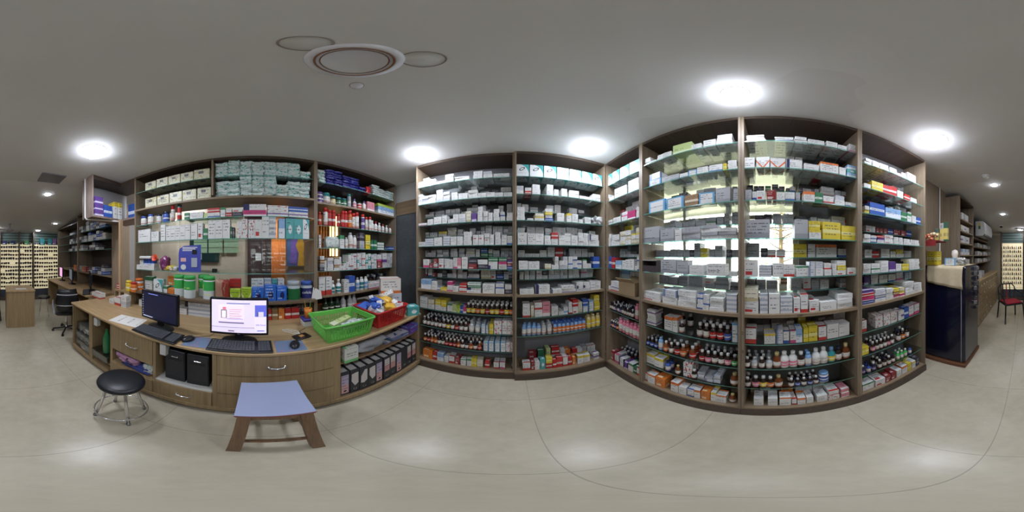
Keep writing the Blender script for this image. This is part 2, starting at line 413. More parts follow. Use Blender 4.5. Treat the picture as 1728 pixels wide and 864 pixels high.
# central white dish with copper rings, two loose rings, knob
M_cop = mat('copper', (150, 104, 80), 0.3, 0.7)
M_dish = mat('dish_white', (222, 222, 226), 0.3)
def ring(mb, r, z, t, c=(0, 0)): mb.tube([(c[0] + r * math.cos(a * math.pi / 20), c[1] + r * math.sin(a * math.pi / 20), z) for a in range(40)], t, 6, 0, True)
t = thing('ceiling_rose', 'large white ceiling dish with two copper rings above the desk', 'ceiling fixture', (-.358, .247, CT))
mb = MB(); mb.lathe([(.135, 0), (.132, -.008), (.118, -.018), (.102, -.020), (.098, -.012), (.02, -.010), (.0005, -.010)], 40); mb.build('dish', M_dish, t)
mb = MB(); ring(mb, .106, -.022, .0035); mb.build('ring', M_cop, t)
mb = MB(); ring(mb, .092, -.015, .002); mb.build('ring', M_cop, t)
M_brown = mat('ring_brown', (150, 138, 130), 0.5)
for x, y, r, l in ((-.25, .07 + .02, .052, 'thin brown ceiling ring to the left of the copper dish'), (-.19, .36, .060, 'thin brown ceiling ring to the right of the copper dish')):
    t = thing('ceiling_ring', l, 'ceiling fixture', (x * 1.15, y, CT), 0)
    mb = MB(); ring(mb, r, -.003, .0025); mb.build('ring', M_brown, t)
    mb = MB(); mb.lathe([(r - .003, 0), (r - .004, -.002), (.0005, -.002)], 28); mb.build('cover', M_ceil, t)
t = thing('ceiling_dome', 'small round knob beside the copper ringed dish', 'ceiling fixture', (-.52, .37, CT))
mb = MB(); mb.lathe([(.027, 0), (.026, -.006), (.018, -.016), (.0005, -.018)], 20); mb.build('dome', M_dish, t)
mb = MB(); ring(mb, .028, -.001, .0015); mb.build('rim', M_brown, t)
# hatch, smoke detector, camera dome, fan
mb = MB(); mb.bevbox(-.16, .16, -.14, .14, -.015, 0, .005); o = mb.build('ceiling_hatch', mat('hatch_grey', (120, 118, 124), 0.5), None, (-.66, -2.02, CT)); tag(o, 'grey square hatch in the ceiling beyond the desk', 'hatch')
t = thing('smoke_detector', 'white round smoke detector on ceiling beyond the fridge', 'smoke detector', (.48, -2.0, CT))
mb = MB(); mb.lathe([(.05, 0), (.05, -.015), (.035, -.035), (.0005, -.037)], 20); mb.build('body', M_white, t)
mb = MB(); ring(mb, .046, -.018, .003); mb.build('vent', M_black, t)
t = thing('dome_camera', 'small black dome camera on far ceiling beside air conditioner', 'security camera', (.62, -4.4, ceil_z(-4.4)))
mb = MB(); mb.lathe([(.055, 0), (.055, -.02), (.05, -.025)], 18); mb.build('mount', M_white, t)
mb = MB(); mb.lathe([(.042, -.02), (.038, -.05), (.02, -.066), (.0005, -.07)], 18); mb.build('lens', M_black, t)
t = thing('ceiling_fan', 'grey three bladed ceiling fan hanging before the eyewear display', 'fan', (-.26, -4.25, ceil_z(-4.25)))
mb = MB(); mb.lathe([(.04, 0), (.03, -.03), (.012, -.04), (.012, -.14), (.06, -.15), (.095, -.17), (.09, -.20), (.03, -.215), (.0005, -.216)], 18); mb.build('motor', mat('fan_grey', (150, 150, 152), .4), t)
for k in range(3):
    a = k * 2.094 + .5; M = Matrix.Rotation(a, 4, 'Z') @ Matrix.Rotation(.15, 4, 'X')
    mb = MB(); mb.prism([(.09, -.02), (.2, -.05), (.55, -.055), (.57, 0), (.55, .05), (.2, .045), (.09, .02)], -.186, -.180, 0, M); mb.build('blade', mat('fan_blade', (170, 170, 172), .4), t)

# ---------------------------------------------------------------- shelving units
M_screw = M_chrome
def unit(name, label, l0, v, u0, u1, depth, z0, z1, shelves, back=None, backz=None, divs=(), base=True, plinth=True, group=None, top=True, edgec=None):
    x, y = W(l0, (u0 + u1) / 2, v); c = (u0 + u1) / 2
    t = thing(name, label, 'shelving', (x, y, z0), -R(l0), group)
    a, b = u0 - c, u1 - c; th = .017; h = z1 - z0
    wm = M_wood; wx = wood('laminate_shelf_' + ('x' if l0 in (0, 180) else 'y'), (140, 122, 98), 'x' if l0 in (0, 180) else 'y', .5)
    mb = MB(); mb.box(a, a + th, 0, depth, 0, h); mb.build('side_panel', wm, t)
    mb = MB(); mb.box(b - th, b, 0, depth, 0, h); mb.build('side_panel', wm, t)
    if top:
        mb = MB(); mb.box(a + th, b - th, .002, depth, h - .03, h); mb.build('top_panel', M_plinth, t)
    zb = 0
    if base:
        mb = MB(); mb.box(a + th, b - th, 0.001, depth, .09 + .0, .11); mb.build('base_shelf', wx, t); zb = .09
    if plinth:
        mb = MB(); mb.box(a - .0, b + .0, -.012, -.0005, 0, .09); mb.build('plinth', M_plinth, t)
    if back is not None:
        bz0, bz1 = backz if backz else (zb, h - .03)
        for q in (bz0 if isinstance(bz0, list) else [(bz0, bz1)]):
            mb = MB(); mb.box(a + th, b - th, depth - .01, depth, q[0], q[1]); mb.build('back_panel', back, t)
    for z, kind, ins in shelves:
        zz = z + H - z0; mb = MB()
        if kind == 'wood':
            mb.box(a + th, b - th, .001, depth - .011, zz - .022, zz); mb.build('wooden_shelf', wx, t)
        else:
            mb.box(a + th + .001, b - th - .001, ins, depth - .012, zz - .007, zz, 0, None, {'f': 1}); mb.build('glass_shelf', [M_glass, M_edge], t)
    for u in divs:
        mb = MB(); mb.box(u - c - .009, u - c + .009, .002, depth - .011, u_div[0] - z0 + H, u_div[1] - z0 + H); mb.build('divider', wm, t)
    return t
VB, VC, VL = 1.5, .95, 1.56
main = [.80, .58, .335, .105, -.125]
ris = [.455, .22, -.01, -.24]
low = [-.59, -.805, -1.03]
def std(m=main, r=ris, l=low, wd=-.36):
    return [(z, 'glass', .012) for z in m] + [(z, 'glass', .165) for z in r] + [(wd, 'wood', 0)] + [(z, 'glass', .03) for z in l]
B1 = (-1.0, .022); B2 = (.024, .95)
unit('medicine_shelf', 'tall glass shelved medicine unit beside the dark glass door', 0, VB, B1[0], B1[1], .31, 0, CT, std(), M_back, group='medicine shelving')
unit('medicine_shelf', 'medicine unit with teal marked cartons on top, before the corner', 0, VB - .03, B2[0], B2[1], .34, 0, CT, std([.795, .60, .335, .105, -.125], l=[-.60, -.81]), M_back, group='medicine shelving')
# right wall bays; u = -y
C1 = (-1.46, -.945); C2 = (-.943, -.160); C3 = (-.158, .600); C4 = (.602, 1.375)
mC = [.826, .585, .347, .107, -.126]; rC = [.47, .225, -.01, -.245]
unit('medicine_shelf', 'narrow corner medicine unit with an open cardboard box on its ledge', 90, VC, C1[0], C1[1], .30, 0, CT, std([.795, .60, .335, .105, -.125], l=[-.59, -.805]), M_back, group='medicine shelving')
bz = [(.09, wz0 - .02), (wz1 - .02, CT - .03)]
unit('medicine_shelf', 'first window medicine unit, left of the central post, full daylight behind', 90, VC, C2[0], C2[1], .30, 0, CT, std(mC, rC, [-.595, -.82, -1.04]), M_back, ([bz[0], bz[1]], 0), group='medicine shelving')
t = unit('medicine_shelf', 'second window medicine unit, right of the central post, half backed', 90, VC, C3[0], C3[1], .30, 0, CT, std(mC, rC, [-.595, -.82, -1.04]), M_back, ([bz[0], bz[1]], 0), group='medicine shelving')
c3 = (C3[0] + C3[1]) / 2
M_mark = mat('marker_dark', (52, 46, 44), .7)
txt(t, '2', .028, (C3[0] - c3 + .009, -.0015, H + ZZ(90, VC, 1248, 562)), (R(90), 0, 0), M_mark); txt(t, '3', .028, (C3[0] - c3 + .009, -.0015, H + ZZ(90, VC, 1248, 593)), (R(90), 0, 0), M_mark)
txt(t, 'SYP', .02, (U(90, VC, 1350) - c3, -.0015, H - .371), (R(90), 0, 0), M_mark)
mb = MB(); mb.box(.235 - c3, C3[1] - c3 - .017, .29, .30, wz0 - .02, wz1 - .02); mb.build('back_panel', M_back, t)
unit('medicine_shelf', 'medicine unit beside the dark blue fridge', 90, VC, C4[0], C4[1], .30, 0, CT, std([.75, .525, .317, .10, -.128], [.42, .205, -.015, -.245], [-.60, -.83, -1.06]), M_back, group='medicine shelving')
# left wall: units standing on the desk
DZ = H - .64
u_div = (.634, 1.09)
L1 = (-1.44, .60); L2 = (.602, 1.80)
sL1 = [(.855, 'glass', .012), (.612, 'wood', 0), (.396, 'glass', .012), (.174, 'glass', .012), (-.171, 'glass', .012)]
t = unit('wall_shelf', 'wide shelving above the desk holding tissue packs, jars and cartons', -90, VL, L1[0], L1[1], .36, DZ, CT, sL1, M_backd, ([(0.02, .18), (1.25, CT - DZ - .03)], 0), divs=(-.43,), base=False, plinth=False)
cL = (L1[0] + L1[1]) / 2
mb = MB(); mb.box(L1[0] - cL + .017, L1[1] - cL - .017, -.07, .348, .178, .20); mb.build('ledge', wood('ledge_wood', (112, 92, 72), 'y', .45), t)
mb = MB(); mb.box(L1[0] - cL + .017, L1[1] - cL - .017, .352, .358, .20, 1.25); mb.build('glass_back', M_pane, t)
sL2 = [(.833, 'glass', .012), (.583, 'wood', 0), (.327, 'glass', .012), (.085, 'glass', .012), (-.16, 'glass', .012), (-.425, 'wood', 0)]
t = unit('wall_shelf', 'shelving with red spray cans above the plastic baskets', -90, VL, L2[0], L2[1], .36, DZ, CT, sL2, M_backd, ([(0.02, .20), (1.18, CT - DZ - .03)], 0), base=False, plinth=False)
cL = (L2[0] + L2[1]) / 2
mb = MB(); mb.box(-.10, L2[1] - cL - .017, .35, .36, .20, 1.18); mb.build('back_panel', M_backd, t)
mb = MB(); mb.box(L2[0] - cL + .017, -.10, .352, .358, .20, 1.18); mb.build('glass_back', M_pane, t)
# ---------------------------------------------------------------- stock of boxes and bottles
Wt = (222, 222, 220)
PK = {  # code: (words, material)
 'w': ('white', pack('p_w', Wt, Wt)), 'v': ('white', pack('p_v', (214, 214, 216), (170, 178, 190), 'stripes', tstr=.5)),
 'g': ('grey', pack('p_g', (176, 178, 182), (150, 152, 158), 'band')), 'e': ('cream', pack('p_e', (224, 218, 198), (190, 178, 140), 'band')),
 'R': ('white and red', pack('p_R', Wt, (196, 52, 48), 'tag')), 'Q': ('red footed white', pack('p_Q', Wt, (190, 60, 52), 'band')),
 'B': ('white and blue', pack('p_B', Wt, (58, 92, 168), 'band')), 'N': ('white and navy', pack('p_N', Wt, (40, 46, 96), 'left')),
 'G': ('white and green', pack('p_G', Wt, (64, 140, 92), 'top')), 'P': ('white and pink', pack('p_P', Wt, (206, 88, 132), 'band')),
 'O': ('white and orange', pack('p_O', Wt, (226, 122, 58), 'top')), 'Y': ('white and yellow', pack('p_Y', Wt, (224, 200, 62), 'top')),
 'U': ('white and purple', pack('p_U', Wt, (118, 74, 150), 'mid')), 'C': ('white and sky blue', pack('p_C', Wt, (104, 168, 214), 'frame')),
 'T': ('white and teal', pack('p_T', (226, 230, 230), (70, 168, 168), 'ringswoosh')), 'V': ('white and orange chevron', pack('p_V', Wt, (222, 104, 56), 'chev')),
 'y': ('yellow', pack('p_y', (222, 200, 60), (232, 224, 150), 'mid')), 'r': ('red', pack('p_r', (190, 46, 44), (228, 220, 214), 'mid')),
 'b': ('blue', pack('p_b', (52, 92, 178), (214, 222, 236), 'mid')), 'k': ('dark', pack('p_k', (58, 54, 66), (120, 116, 130), 'mid', (200, 200, 200))),
 'n': ('green', pack('p_n', (56, 124, 84), (214, 226, 214), 'mid')), 'o': ('orange', pack('p_o', (222, 128, 50), (240, 222, 190), 'tag')),
 'p': ('pink', pack('p_p', (218, 140, 152), (236, 222, 222), 'band')), 'u': ('purple', pack('p_u', (98, 66, 142), (210, 204, 226), 'band')),
 'm': ('magenta', pack('p_m', (196, 60, 120), (236, 226, 232), 'band')), 'l': ('light green', pack('p_l', (190, 208, 140), (220, 226, 196), 'band')),
 'c': ('teal', pack('p_c', (84, 168, 168), (220, 232, 232), 'circle')), 't': ('brown', pack('p_t', (150, 112, 70), (220, 206, 180), 'mid')),
 'L': ('light blue', pack('p_L', (140, 178, 218), (226, 232, 240), 'split')), 'D': ('maroon', pack('p_D', (140, 40, 44), (214, 190, 190), 'tag', (226, 220, 214))),
 'S': ('white and steel blue', pack('p_S', (206, 208, 214), (120, 140, 176), 'left')), 'F': ('pale floral', pack('p_F', (216, 214, 190), (186, 178, 120), 'blot', third=(60, 66, 90))),
 'X': ('white and red splashed', pack('p_X', Wt, (190, 70, 66), 'blot')), 'Z': ('blue with dark disc', pack('p_Z', (40, 104, 200), (24, 34, 92), 'circle', (210, 220, 240))), 'A': ('lime', pack('p_A', (164, 194, 50), (220, 226, 160), 'chev')),
}
CM = {}
def cube_mesh(code):
    if code not in CM:
        mb = MB(); mb.box(-.5, .5, 0, 1, 0, 1); CM[code] = mb.mesh('box_' + code, PK[code][1])
    return CM[code]
# bottles: (shape, body colour, cap colour, label colour)
def bm_(c, tr=False): return c
SH = {  # radius/height profile in units of total height 1, label z range, cap profile
 'syrup': dict(body=[(.175,0),(.195,.02),(.195,.56),(.18,.64),(.10,.73),(.085,.76),(.085,.80)], lab=(.12,.52,.199), cap=[(.10,.80),(.10,.985),(.09,1.0)]),
 'talc': dict(body=[(.15,0),(.17,.03),(.165,.70),(.13,.82),(.09,.86)], lab=(.15,.62,.174), cap=[(.10,.86),(.10,.98),(.08,1.0)]),
 'jar': dict(body=[(.30,0),(.33,.03),(.33,.72),(.28,.80),(.27,.82)], lab=(.12,.66,.336), cap=[(.30,.80),(.30,.97),(.28,1.0)]),
 'tin': dict(body=[(.235,0),(.245,.01),(.245,.84),(.235,.85)], lab=(.06,.80,.248), cap=[(.25,.85),(.25,.98),(.23,1.0)]),
 'can': dict(body=[(.11,0),(.125,.01),(.125,.76),(.11,.80),(.08,.82)], lab=(.06,.74,.127), cap=[(.115,.80),(.115,.96),(.09,1.0)]),
 'round': dict(body=[(.19,0),(.21,.03),(.215,.5),(.19,.64),(.10,.76),(.09,.80)], lab=(.14,.46,.219), cap=[(.105,.80),(.105,.98),(.09,1.0)]),
}
CO = {'dark': ((44, 30, 26), .12), 'navy': ((30, 36, 66), .15), 'white': ((224, 224, 222), .35), 'clear': ((178, 186, 190), .1), 'pink': ((226, 130, 156), .3),
      'blue': ((58, 92, 176), .3), 'sky': ((130, 170, 214), .3), 'green': ((44, 110, 74), .25), 'red': ((186, 40, 38), .3), 'amber': ((116, 62, 30), .12), 'beige': ((206, 186, 130), .25),
      'teal': ((50, 136, 140), .3), 'orange': ((220, 120, 50), .35), 'yellow': ((224, 196, 60), .35), 'silver': ((176, 178, 184), .3), 'lime': ((70, 180, 90), .35), 'purple': ((96, 70, 140), .35), 'deepgreen': ((24, 52, 36), .15)}
def colm(n): c, r = CO[n]; return mat('bottle_' + n, c, r, spec=.6)
def labm(n):
    c = CO[n][0]; return pack('label_' + n, c, (230, 228, 222), 'mid') if n not in ('white', 'clear') else pack('label_' + n, (222, 220, 214), (190, 150, 140), 'band')
BM = {}
def bottle_mesh(key):
    if key not in BM:
        sh, body, cap, lab = key; d = SH[sh]; n = 14
        a = MB(); a.lathe(d['body'], n); b = MB(); b.lathe(d['cap'], n); c = MB()
        z0, z1, r = d['lab']; c.lathe([(r, z0), (r, z1)], n, caps=False)
        BM[key] = (a.mesh(sh + '_body', colm(body)), b.mesh(sh + '_cap', colm(cap)), c.mesh(sh + '_label', labm(lab)))
    return BM[key]
BT = {  # code: (words, key)
 'a': ('dark bottle with white cap', ('syrup','dark','white','white')), 'b': ('dark bottle with red label', ('syrup','dark','white','red')),
 'c': ('dark bottle with yellow label', ('syrup','dark','white','yellow')), 'd': ('dark bottle with black cap', ('syrup','dark','navy','white')),
 'e': ('dark bottle with green label', ('syrup','dark','silver','lime')), 'f': ('amber bottle with orange label', ('syrup','amber','white','orange')),
 'g': ('dark bottle with pink label', ('syrup','dark','white','pink')), 'h': ('blue capped bottle', ('talc','sky','blue','orange')),
 'i': ('beige bottle', ('talc','beige','beige','yellow')), 'j': ('clear bottle with silver cap', ('syrup','clear','silver','white')),
 'k': ('pink bottle', ('talc','pink','pink','white')), 'l': ('navy bottle with purple label', ('syrup','navy','white','purple')),
 'm': ('white bottle with pink label', ('round','white','white','pink')), 'n': ('teal bottle', ('round','teal','sky','yellow')),
 'o': ('white bottle', ('round','white','white','white')), 'p': ('green bottle with white cap', ('syrup','lime','white','white')),
 'q': ('blue bottle with navy cap', ('syrup','blue','navy','white')), 'r': ('red and white bottle', ('syrup','amber','white','red')),
 's': ('silver bottle', ('talc','silver','silver','white')), 't': ('amber bottle with brown cap', ('round','amber','beige','white')),
 'u': ('sky blue bottle', ('talc','sky','sky','white')), 'v': ('white jar with blue label', ('jar','white','sky','blue')),
 'w': ('dark bottle with blue label', ('syrup','dark','silver','blue')), 'x': ('dark bottle with orange label', ('syrup','dark','white','orange')),
}
RECS = []
def rec(kind, words_, mesh, loc, rz, sc, place, grp, pri, key=None):
    d2 = loc[0] ** 2 + loc[1] ** 2 + (loc[2] + sc[2] / 2 - H) ** 2
    RECS.append(dict(kind=kind, words=words_, mesh=mesh, loc=loc, rz=rz, sc=sc, place=place, grp=grp, score=pri * sc[0] * sc[2] / d2, key=key))
LEV = {1: [''], 2: ['lower ', 'upper '], 3: ['lowest ', 'middle ', 'top '], 4: ['lowest ', 'second ', 'third ', 'top '], 5: ['lowest ', 'second ', 'third ', 'fourth ', 'top ']}
def row(l0, v, z, bay, shelf, spec, tier='', kind='medicine_box', dep=(.07, .12), pri=1.0, jit=1.0):
    """spec: 'x0,x1,n,st,h,codes; ...': n columns of st boxes, h tall in all, between two bearings of the panorama"""
    k = 0; segs = []
    for q in spec.split(';'):
        q = q.strip()
        if not q: continue
        a = q.split(','); segs.append((float(a[0]), float(a[1]), int(a[2]), int(a[3]), float(a[4]), a[5].strip()))
    segs.sort(key=lambda s: s[0]); ci = 0; cap = .108 if 'riser' in shelf else .26 if 'top' in shelf else .222
    for x0, x1, n, st, h, codes in segs:
        u0, u1 = U(l0, v, x0), U(l0, v, x1); wd = (u1 - u0) / n
        for i in range(n):
            s_ = st if n == 1 or st == 1 else max(1, st + rnd.choice((-1, 0, 0, 1)) if jit else st)
            s_ = min(s_, 5); hh = min(h, cap) / st; s_ = max(1, min(s_, int(cap / hh + .01))); zc = z + .0005
            for q in range(s_):
                code = codes[(ci) % len(codes)] if len(codes) > 1 and n * st > 1 else codes[0]; ci += 1
                fac = 1 if st > 1 else rnd.uniform(.86, 1.08) if (n > 1 and jit) else 1
                w_ = wd * (.97 if q == 0 else rnd.uniform(.86, .97) if jit else .97); d_ = rnd.uniform(*dep)
                hb = hh * fac
                uc = u0 + wd * (i + .5) + (rnd.uniform(-.003, .003) if jit else 0)
                x, y = W(l0, uc, v + rnd.uniform(0, .008) * jit)
                rz = -R(l0) + (R(rnd.uniform(-4, 4)) if jit else 0)
                place = '%sin %s stack from left, %s, %s' % (LEV[s_][q], ordn(k), (tier + ' ' if tier else '') + shelf, bay) if s_ > 1 else '%s stack from left, %s, %s' % (ordn(k), (tier + ' ' if tier else '') + shelf, bay)
                rec(kind, PK[code][0], cube_mesh(code), (x, y, H + zc), rz, (w_, d_, hb - .0008), place, kind.replace('_', ' ') + 'es on the shelves' if kind.endswith('box') else kind + 's on the shelves', pri)
                zc += hb
            k += 1
def brow(l0, v, z, bay, shelf, spec, depth=.29, pri=1.0):
    """spec: 'x0,x1,rows,h,codes; ...' bottles filling a stretch of shelf, several rows deep"""
    segs = []
    for q in spec.split(';'):
        q = q.strip()
        if q:
            a = q.split(','); segs.append((float(a[0]), float(a[1]), int(a[2]), float(a[3]), a[4].strip()))
    segs.sort(key=lambda s: s[0]); kk = {}
    for x0, x1, rows, h, codes in segs:
        for rr in range(rows):
            rad = max(SH[BT[c][1][0]]['lab'][2] for c in codes) * h
            vv = v + rad + rr * rad * 2.12
            if vv + rad > v + depth: break
            u0, u1 = U(l0, v + rad, x0), U(l0, v + rad, x1); n = max(1, int(round((u1 - u0) / (rad * 2.1)))); wd = (u1 - u0) / n
            if wd < rad * 1.98 and n > 1: n -= 1; wd = (u1 - u0) / n
            off = (rad * .5 if rr % 2 else 0) if n > 2 else 0
            for i in range(n):
                c = codes[int(rnd.random() * len(codes))] if len(codes) > 2 else codes[i % len(codes)]
                kx = kk.get(rr, 0); kk[rr] = kx + 1
                if i == n - 1 and off: continue
                x, y = W(l0, u0 + wd * (i + .5) + off, vv + rnd.uniform(-.002, .002))
                hh = h * rnd.uniform(.95, 1.03)
                rn = ['front', 'second', 'third', 'fourth', 'fifth'][rr]
                rec('bottle', BT[c][0], None, (x, y, H + z + .0006), rnd.uniform(-.5, .5) - R(l0), (hh, hh, hh), '%s in %s row, %s, %s' % (ordn(kx), rn, shelf, bay), 'medicine bottles on the lower shelves', pri * [1, .6, .35, .2, .1][rr] * .6, BT[c][1])
# ---------- wall of shelves ahead, left unit (B1)
v = VB + .02; vr = VB + .175
n_ = 'door-side unit'
row(0, v, .80, n_, 'top shelf', '703,736,3,2,.075,wRw;737,765,2,2,.065,w;767,792,1,3,.05,w;798,814,1,2,.095,w;815,831,1,2,.085,wv;832,860,1,1,.05,w', dep=(.12, .24))
row(0, v, .58, n_, 'second shelf', '704,722,2,3,.10,wv;722,736,1,4,.10,w;736,759,2,3,.11,wv;761,772,1,2,.09,w;773,789,1,2,.07,w;790,806,1,3,.09,w;806,864,4,1,.05,w', dep=(.12, .24))
row(0, vr, .665 - .08, n_, 'second shelf', '763,774,1,2,.15,k;784,806,2,3,.15,wg;810,826,1,2,.13,gw;828,843,1,3,.15,gk;845,864,1,3,.17,wk', 'back of', pri=.7)
row(0, v, .335, n_, 'third shelf', '704,720,1,1,.03,P;721,731,1,1,.065,w;732,745,1,1,.08,w;746,754,1,1,.09,w;755,773,2,2,.09,w;774,786,1,2,.09,wv;787,795,1,1,.11,e;796,804,1,1,.085,u;806,823,2,2,.10,w;824,831,1,1,.085,w;832,843,1,3,.12,w;844,852,1,2,.09,wB;855,866,1,2,.08,w', dep=(.08, .13))
row(0, vr, .455, n_, 'third riser', '708,714,1,2,.06,wg;715,732,2,3,.07,gw;734,750,2,2,.07,gv;752,776,3,2,.075,wg;778,806,3,2,.07,gw;810,820,1,2,.09,w;821,827,1,1,.04,g;841,850,1,3,.08,wv;855,864,1,4,.10,w', pri=.9, dep=(.06, .10))
row(0, v, .105, n_, 'fourth shelf', '702,717,1,1,.05,w;717,731,1,1,.085,v;732,746,1,1,.09,w;748,759,1,1,.10,v;760,770,1,1,.09,w;771,781,1,2,.09,w;782,796,1,3,.13,w;798,816,2,2,.10,wR;817,826,1,3,.11,wR;827,834,1,1,.10,w;835,845,1,2,.12,w;846,855,1,1,.095,w;856,865,1,1,.085,B', dep=(.08, .13))
row(0, vr, .22, n_, 'fourth riser', '712,724,1,3,.06,wg;725,738,2,2,.055,vw;740,754,1,2,.06,yw;755,770,2,3,.07,we;772,790,2,3,.07,vw;792,802,1,1,.08,v;804,818,2,2,.09,wg;819,830,1,3,.10,w;831,848,2,2,.09,wv;849,865,2,3,.09,wg', pri=.9, dep=(.06, .10))
row(0, v, -.125, n_, 'fifth shelf', '714,724,1,1,.09,P;724,738,2,2,.095,PD;740,748,1,1,.10,R;750,764,2,1,.10,w;765,778,2,1,.10,pP;779,789,1,1,.115,w;790,805,1,2,.10,Dk;806,823,1,2,.09,kw;824,840,1,3,.11,wnN;841,855,1,3,.11,mnw;855,866,1,4,.12,bDuk', dep=(.08, .13))
row(0, vr, -.01, n_, 'fifth riser', '713,735,3,3,.075,wv;737,757,2,3,.08,wg;760,772,1,3,.09,w;774,784,1,3,.09,gw;786,802,1,3,.09,we;803,810,1,1,.08,w;811,823,1,2,.09,nb;824,831,1,2,.08,nw;832,843,1,2,.07,gw;845,865,3,3,.09,gv', pri=.9, dep=(.06, .10))
row(0, v, -.36, n_, 'wooden ledge', '710,727,1,1,.105,L;728,737,1,1,.09,w;737,742,1,1,.03,B;743,754,1,1,.03,y;755,773,2,2,.10,wPm;774,787,1,2,.085,rQ;788,812,1,4,.10,GwNn;814,835,1,1,.09,w;836,851,1,2,.10,wB;852,864,1,2,.085,kw;865,869,1,1,.07,r', dep=(.09, .14))
row(0, v + .01, -.24 - .0, n_, 'sixth riser', '713,720,1,1,.09,Q;722,736,2,2,.09,rBwD;738,754,2,2,.08,kwk;755,770,2,2,.09,wv;772,788,2,3,.10,wv;789,809,1,4,.10,wkwB;811,828,1,1,.11,e;829,837,1,1,.11,R;838,849,1,2,.10,kb;850,858,1,1,.08,v;858,866,1,2,.11,kL', tier='', pri=.9, dep=(.05, .08)) if False else None
row(0, vr, -.24, n_, 'sixth riser', '713,720,1,1,.09,Q;722,736,2,2,.09,rBwD;738,754,2,2,.08,kwk;755,770,2,2,.09,wv;772,788,2,3,.10,wv;789,809,1,4,.10,wkwB;811,828,1,1,.095,e;829,837,1,1,.095,R;838,849,1,2,.095,kb;850,858,1,1,.08,v;858,866,1,2,.095,kL', pri=.9, dep=(.05, .08))
row(0, v + .02, -.59, n_, 'first low shelf', '708,721,1,1,.13,w;722,733,1,2,.11,ew;734,743,1,2,.12,yw;744,753,1,2,.12,yY;754,763,1,1,.09,G;763,770,1,1,.085,l;770,776,1,1,.08,A;776,781,1,1,.075,b;781,786,1,1,.075,m', kind='carton', dep=(.08, .14))
brow(0, v + .02, -.59, n_, 'first low shelf', '787,867,4,.115,cabccx')
brow(0, v + .02, -.805, n_, 'second low shelf', '714,790,4,.11,abcda;791,811,3,.13,j')
row(0, v + .02, -.805, n_, 'second low shelf', '812,819,1,1,.10,C;820,824,1,1,.09,v;825,832,1,1,.11,y;833,846,1,1,.15,X;847,855,1,1,.155,X;856,866,1,1,.155,X', kind='carton', dep=(.1, .18))
brow(0, v + .02, -1.03, n_, 'third low shelf', '715,813,4,.105,rabfxdf')
row(0, v + .02, -1.03, n_, 'third low shelf', '815,823,1,1,.12,C;824,833,1,1,.12,C;835,844,1,1,.13,C;844,853,1,1,.13,C;854,861,1,1,.12,X;861,868,1,1,.12,X', kind='carton', dep=(.1, .18))
row(0, v + .03, -1.29, n_, 'bottom board', '713,729,1,1,.13,o;730,736,1,1,.12,r;737,748,1,1,.12,L;749,756,1,1,.09,w;757,766,1,1,.11,Q;767,776,1,1,.10,D;777,786,1,1,.10,G;787,796,1,1,.11,G;795,804,1,1,.12,y;805,815,1,1,.115,e;818,826,1,1,.10,r;833,842,1,1,.10,Q;843,852,1,1,.10,P;863,868,1,1,.12,k', kind='carton', dep=(.06, .10))
# ---------- wall ahead, right unit (B2)
n_ = 'unit before corner'; v = VB - .03 + .02; vr = v + .16
row(0, v, .795, n_, 'top shelf', '871,893,1,1,.145,T;894,917,1,1,.145,T;918,939,1,1,.145,T;940,960,1,1,.145,T;961,981,1,1,.145,T;982,999,1,1,.145,T;1000,1016,1,1,.145,T', kind='carton', dep=(.14, .2), jit=0)
row(0, v, .60, n_, 'second shelf', '872,884,1,2,.09,wv;886,897,1,2,.07,rw;898,912,1,2,.11,w;923,934,1,2,.12,w;935,943,1,2,.07,w;948,958,1,2,.09,w;960,977,1,2,.08,w;978,999,2,2,.07,w;1001,1014,1,2,.085,w', dep=(.12, .22))
row(0, vr, .455, n_, 'third riser', '872,880,1,4,.10,w;881,892,1,3,.09,w;895,908,1,2,.06,gw;922,935,1,3,.09,w;936,947,1,3,.10,w;960,974,1,3,.08,w;976,986,1,2,.07,kw', pri=.9, dep=(.06, .10))
row(0, v, .335, n_, 'third shelf', '872,886,1,4,.13,w;890,900,1,1,.02,w;903,919,1,2,.07,eY;920,933,1,4,.12,vywb;940,952,1,1,.085,w;957,965,1,1,.09,Y;966,976,1,1,.09,w;977,984,1,1,.04,w;987,997,1,1,.07,w', dep=(.08, .13))
row(0, vr, .22, n_, 'fourth riser', '873,886,1,3,.07,w;889,918,2,2,.08,w;920,932,1,2,.07,wv;933,955,2,2,.085,w;956,975,2,3,.09,w;976,983,1,3,.08,R;984,1005,2,2,.07,wR', pri=.9, dep=(.06, .10))
row(0, v, .105, n_, 'fourth shelf', '873,889,1,1,.11,w;890,918,2,1,.12,w;919,930,1,2,.09,w;931,942,1,2,.12,rw;943,963,2,1,.11,w;964,975,1,1,.10,w;976,993,2,3,.13,w;994,1011,1,2,.12,BwN', dep=(.08, .13))
row(0, vr, -.01, n_, 'fifth riser', '874,910,3,2,.07,w;911,923,1,2,.07,w;925,937,1,1,.10,w;938,951,1,1,.095,r;951,955,1,1,.09,k;961,992,3,3,.09,w;994,1003,1,1,.05,w', pri=.9, dep=(.06, .10))
row(0, v, -.125, n_, 'fifth shelf', '875,891,1,1,.08,w;892,911,1,1,.075,w;920,930,1,1,.05,e;931,943,2,2,.08,w;944,958,2,2,.08,wv;959,982,3,2,.08,wB;984,998,2,2,.09,wG;1002,1012,1,1,.12,b', dep=(.08, .13))
row(0, vr, -.24, n_, 'sixth riser', '877,884,1,1,.08,w;885,893,1,2,.09,w;894,903,1,2,.09,v;905,915,1,2,.09,Ew;916,925,1,2,.08,kw;926,945,2,2,.09,wv;946,958,2,3,.095,wv;960,978,3,3,.095,w;980,1001,2,2,.095,wvP'.replace('Ew', 'Rw'), pri=.9, dep=(.05, .08))
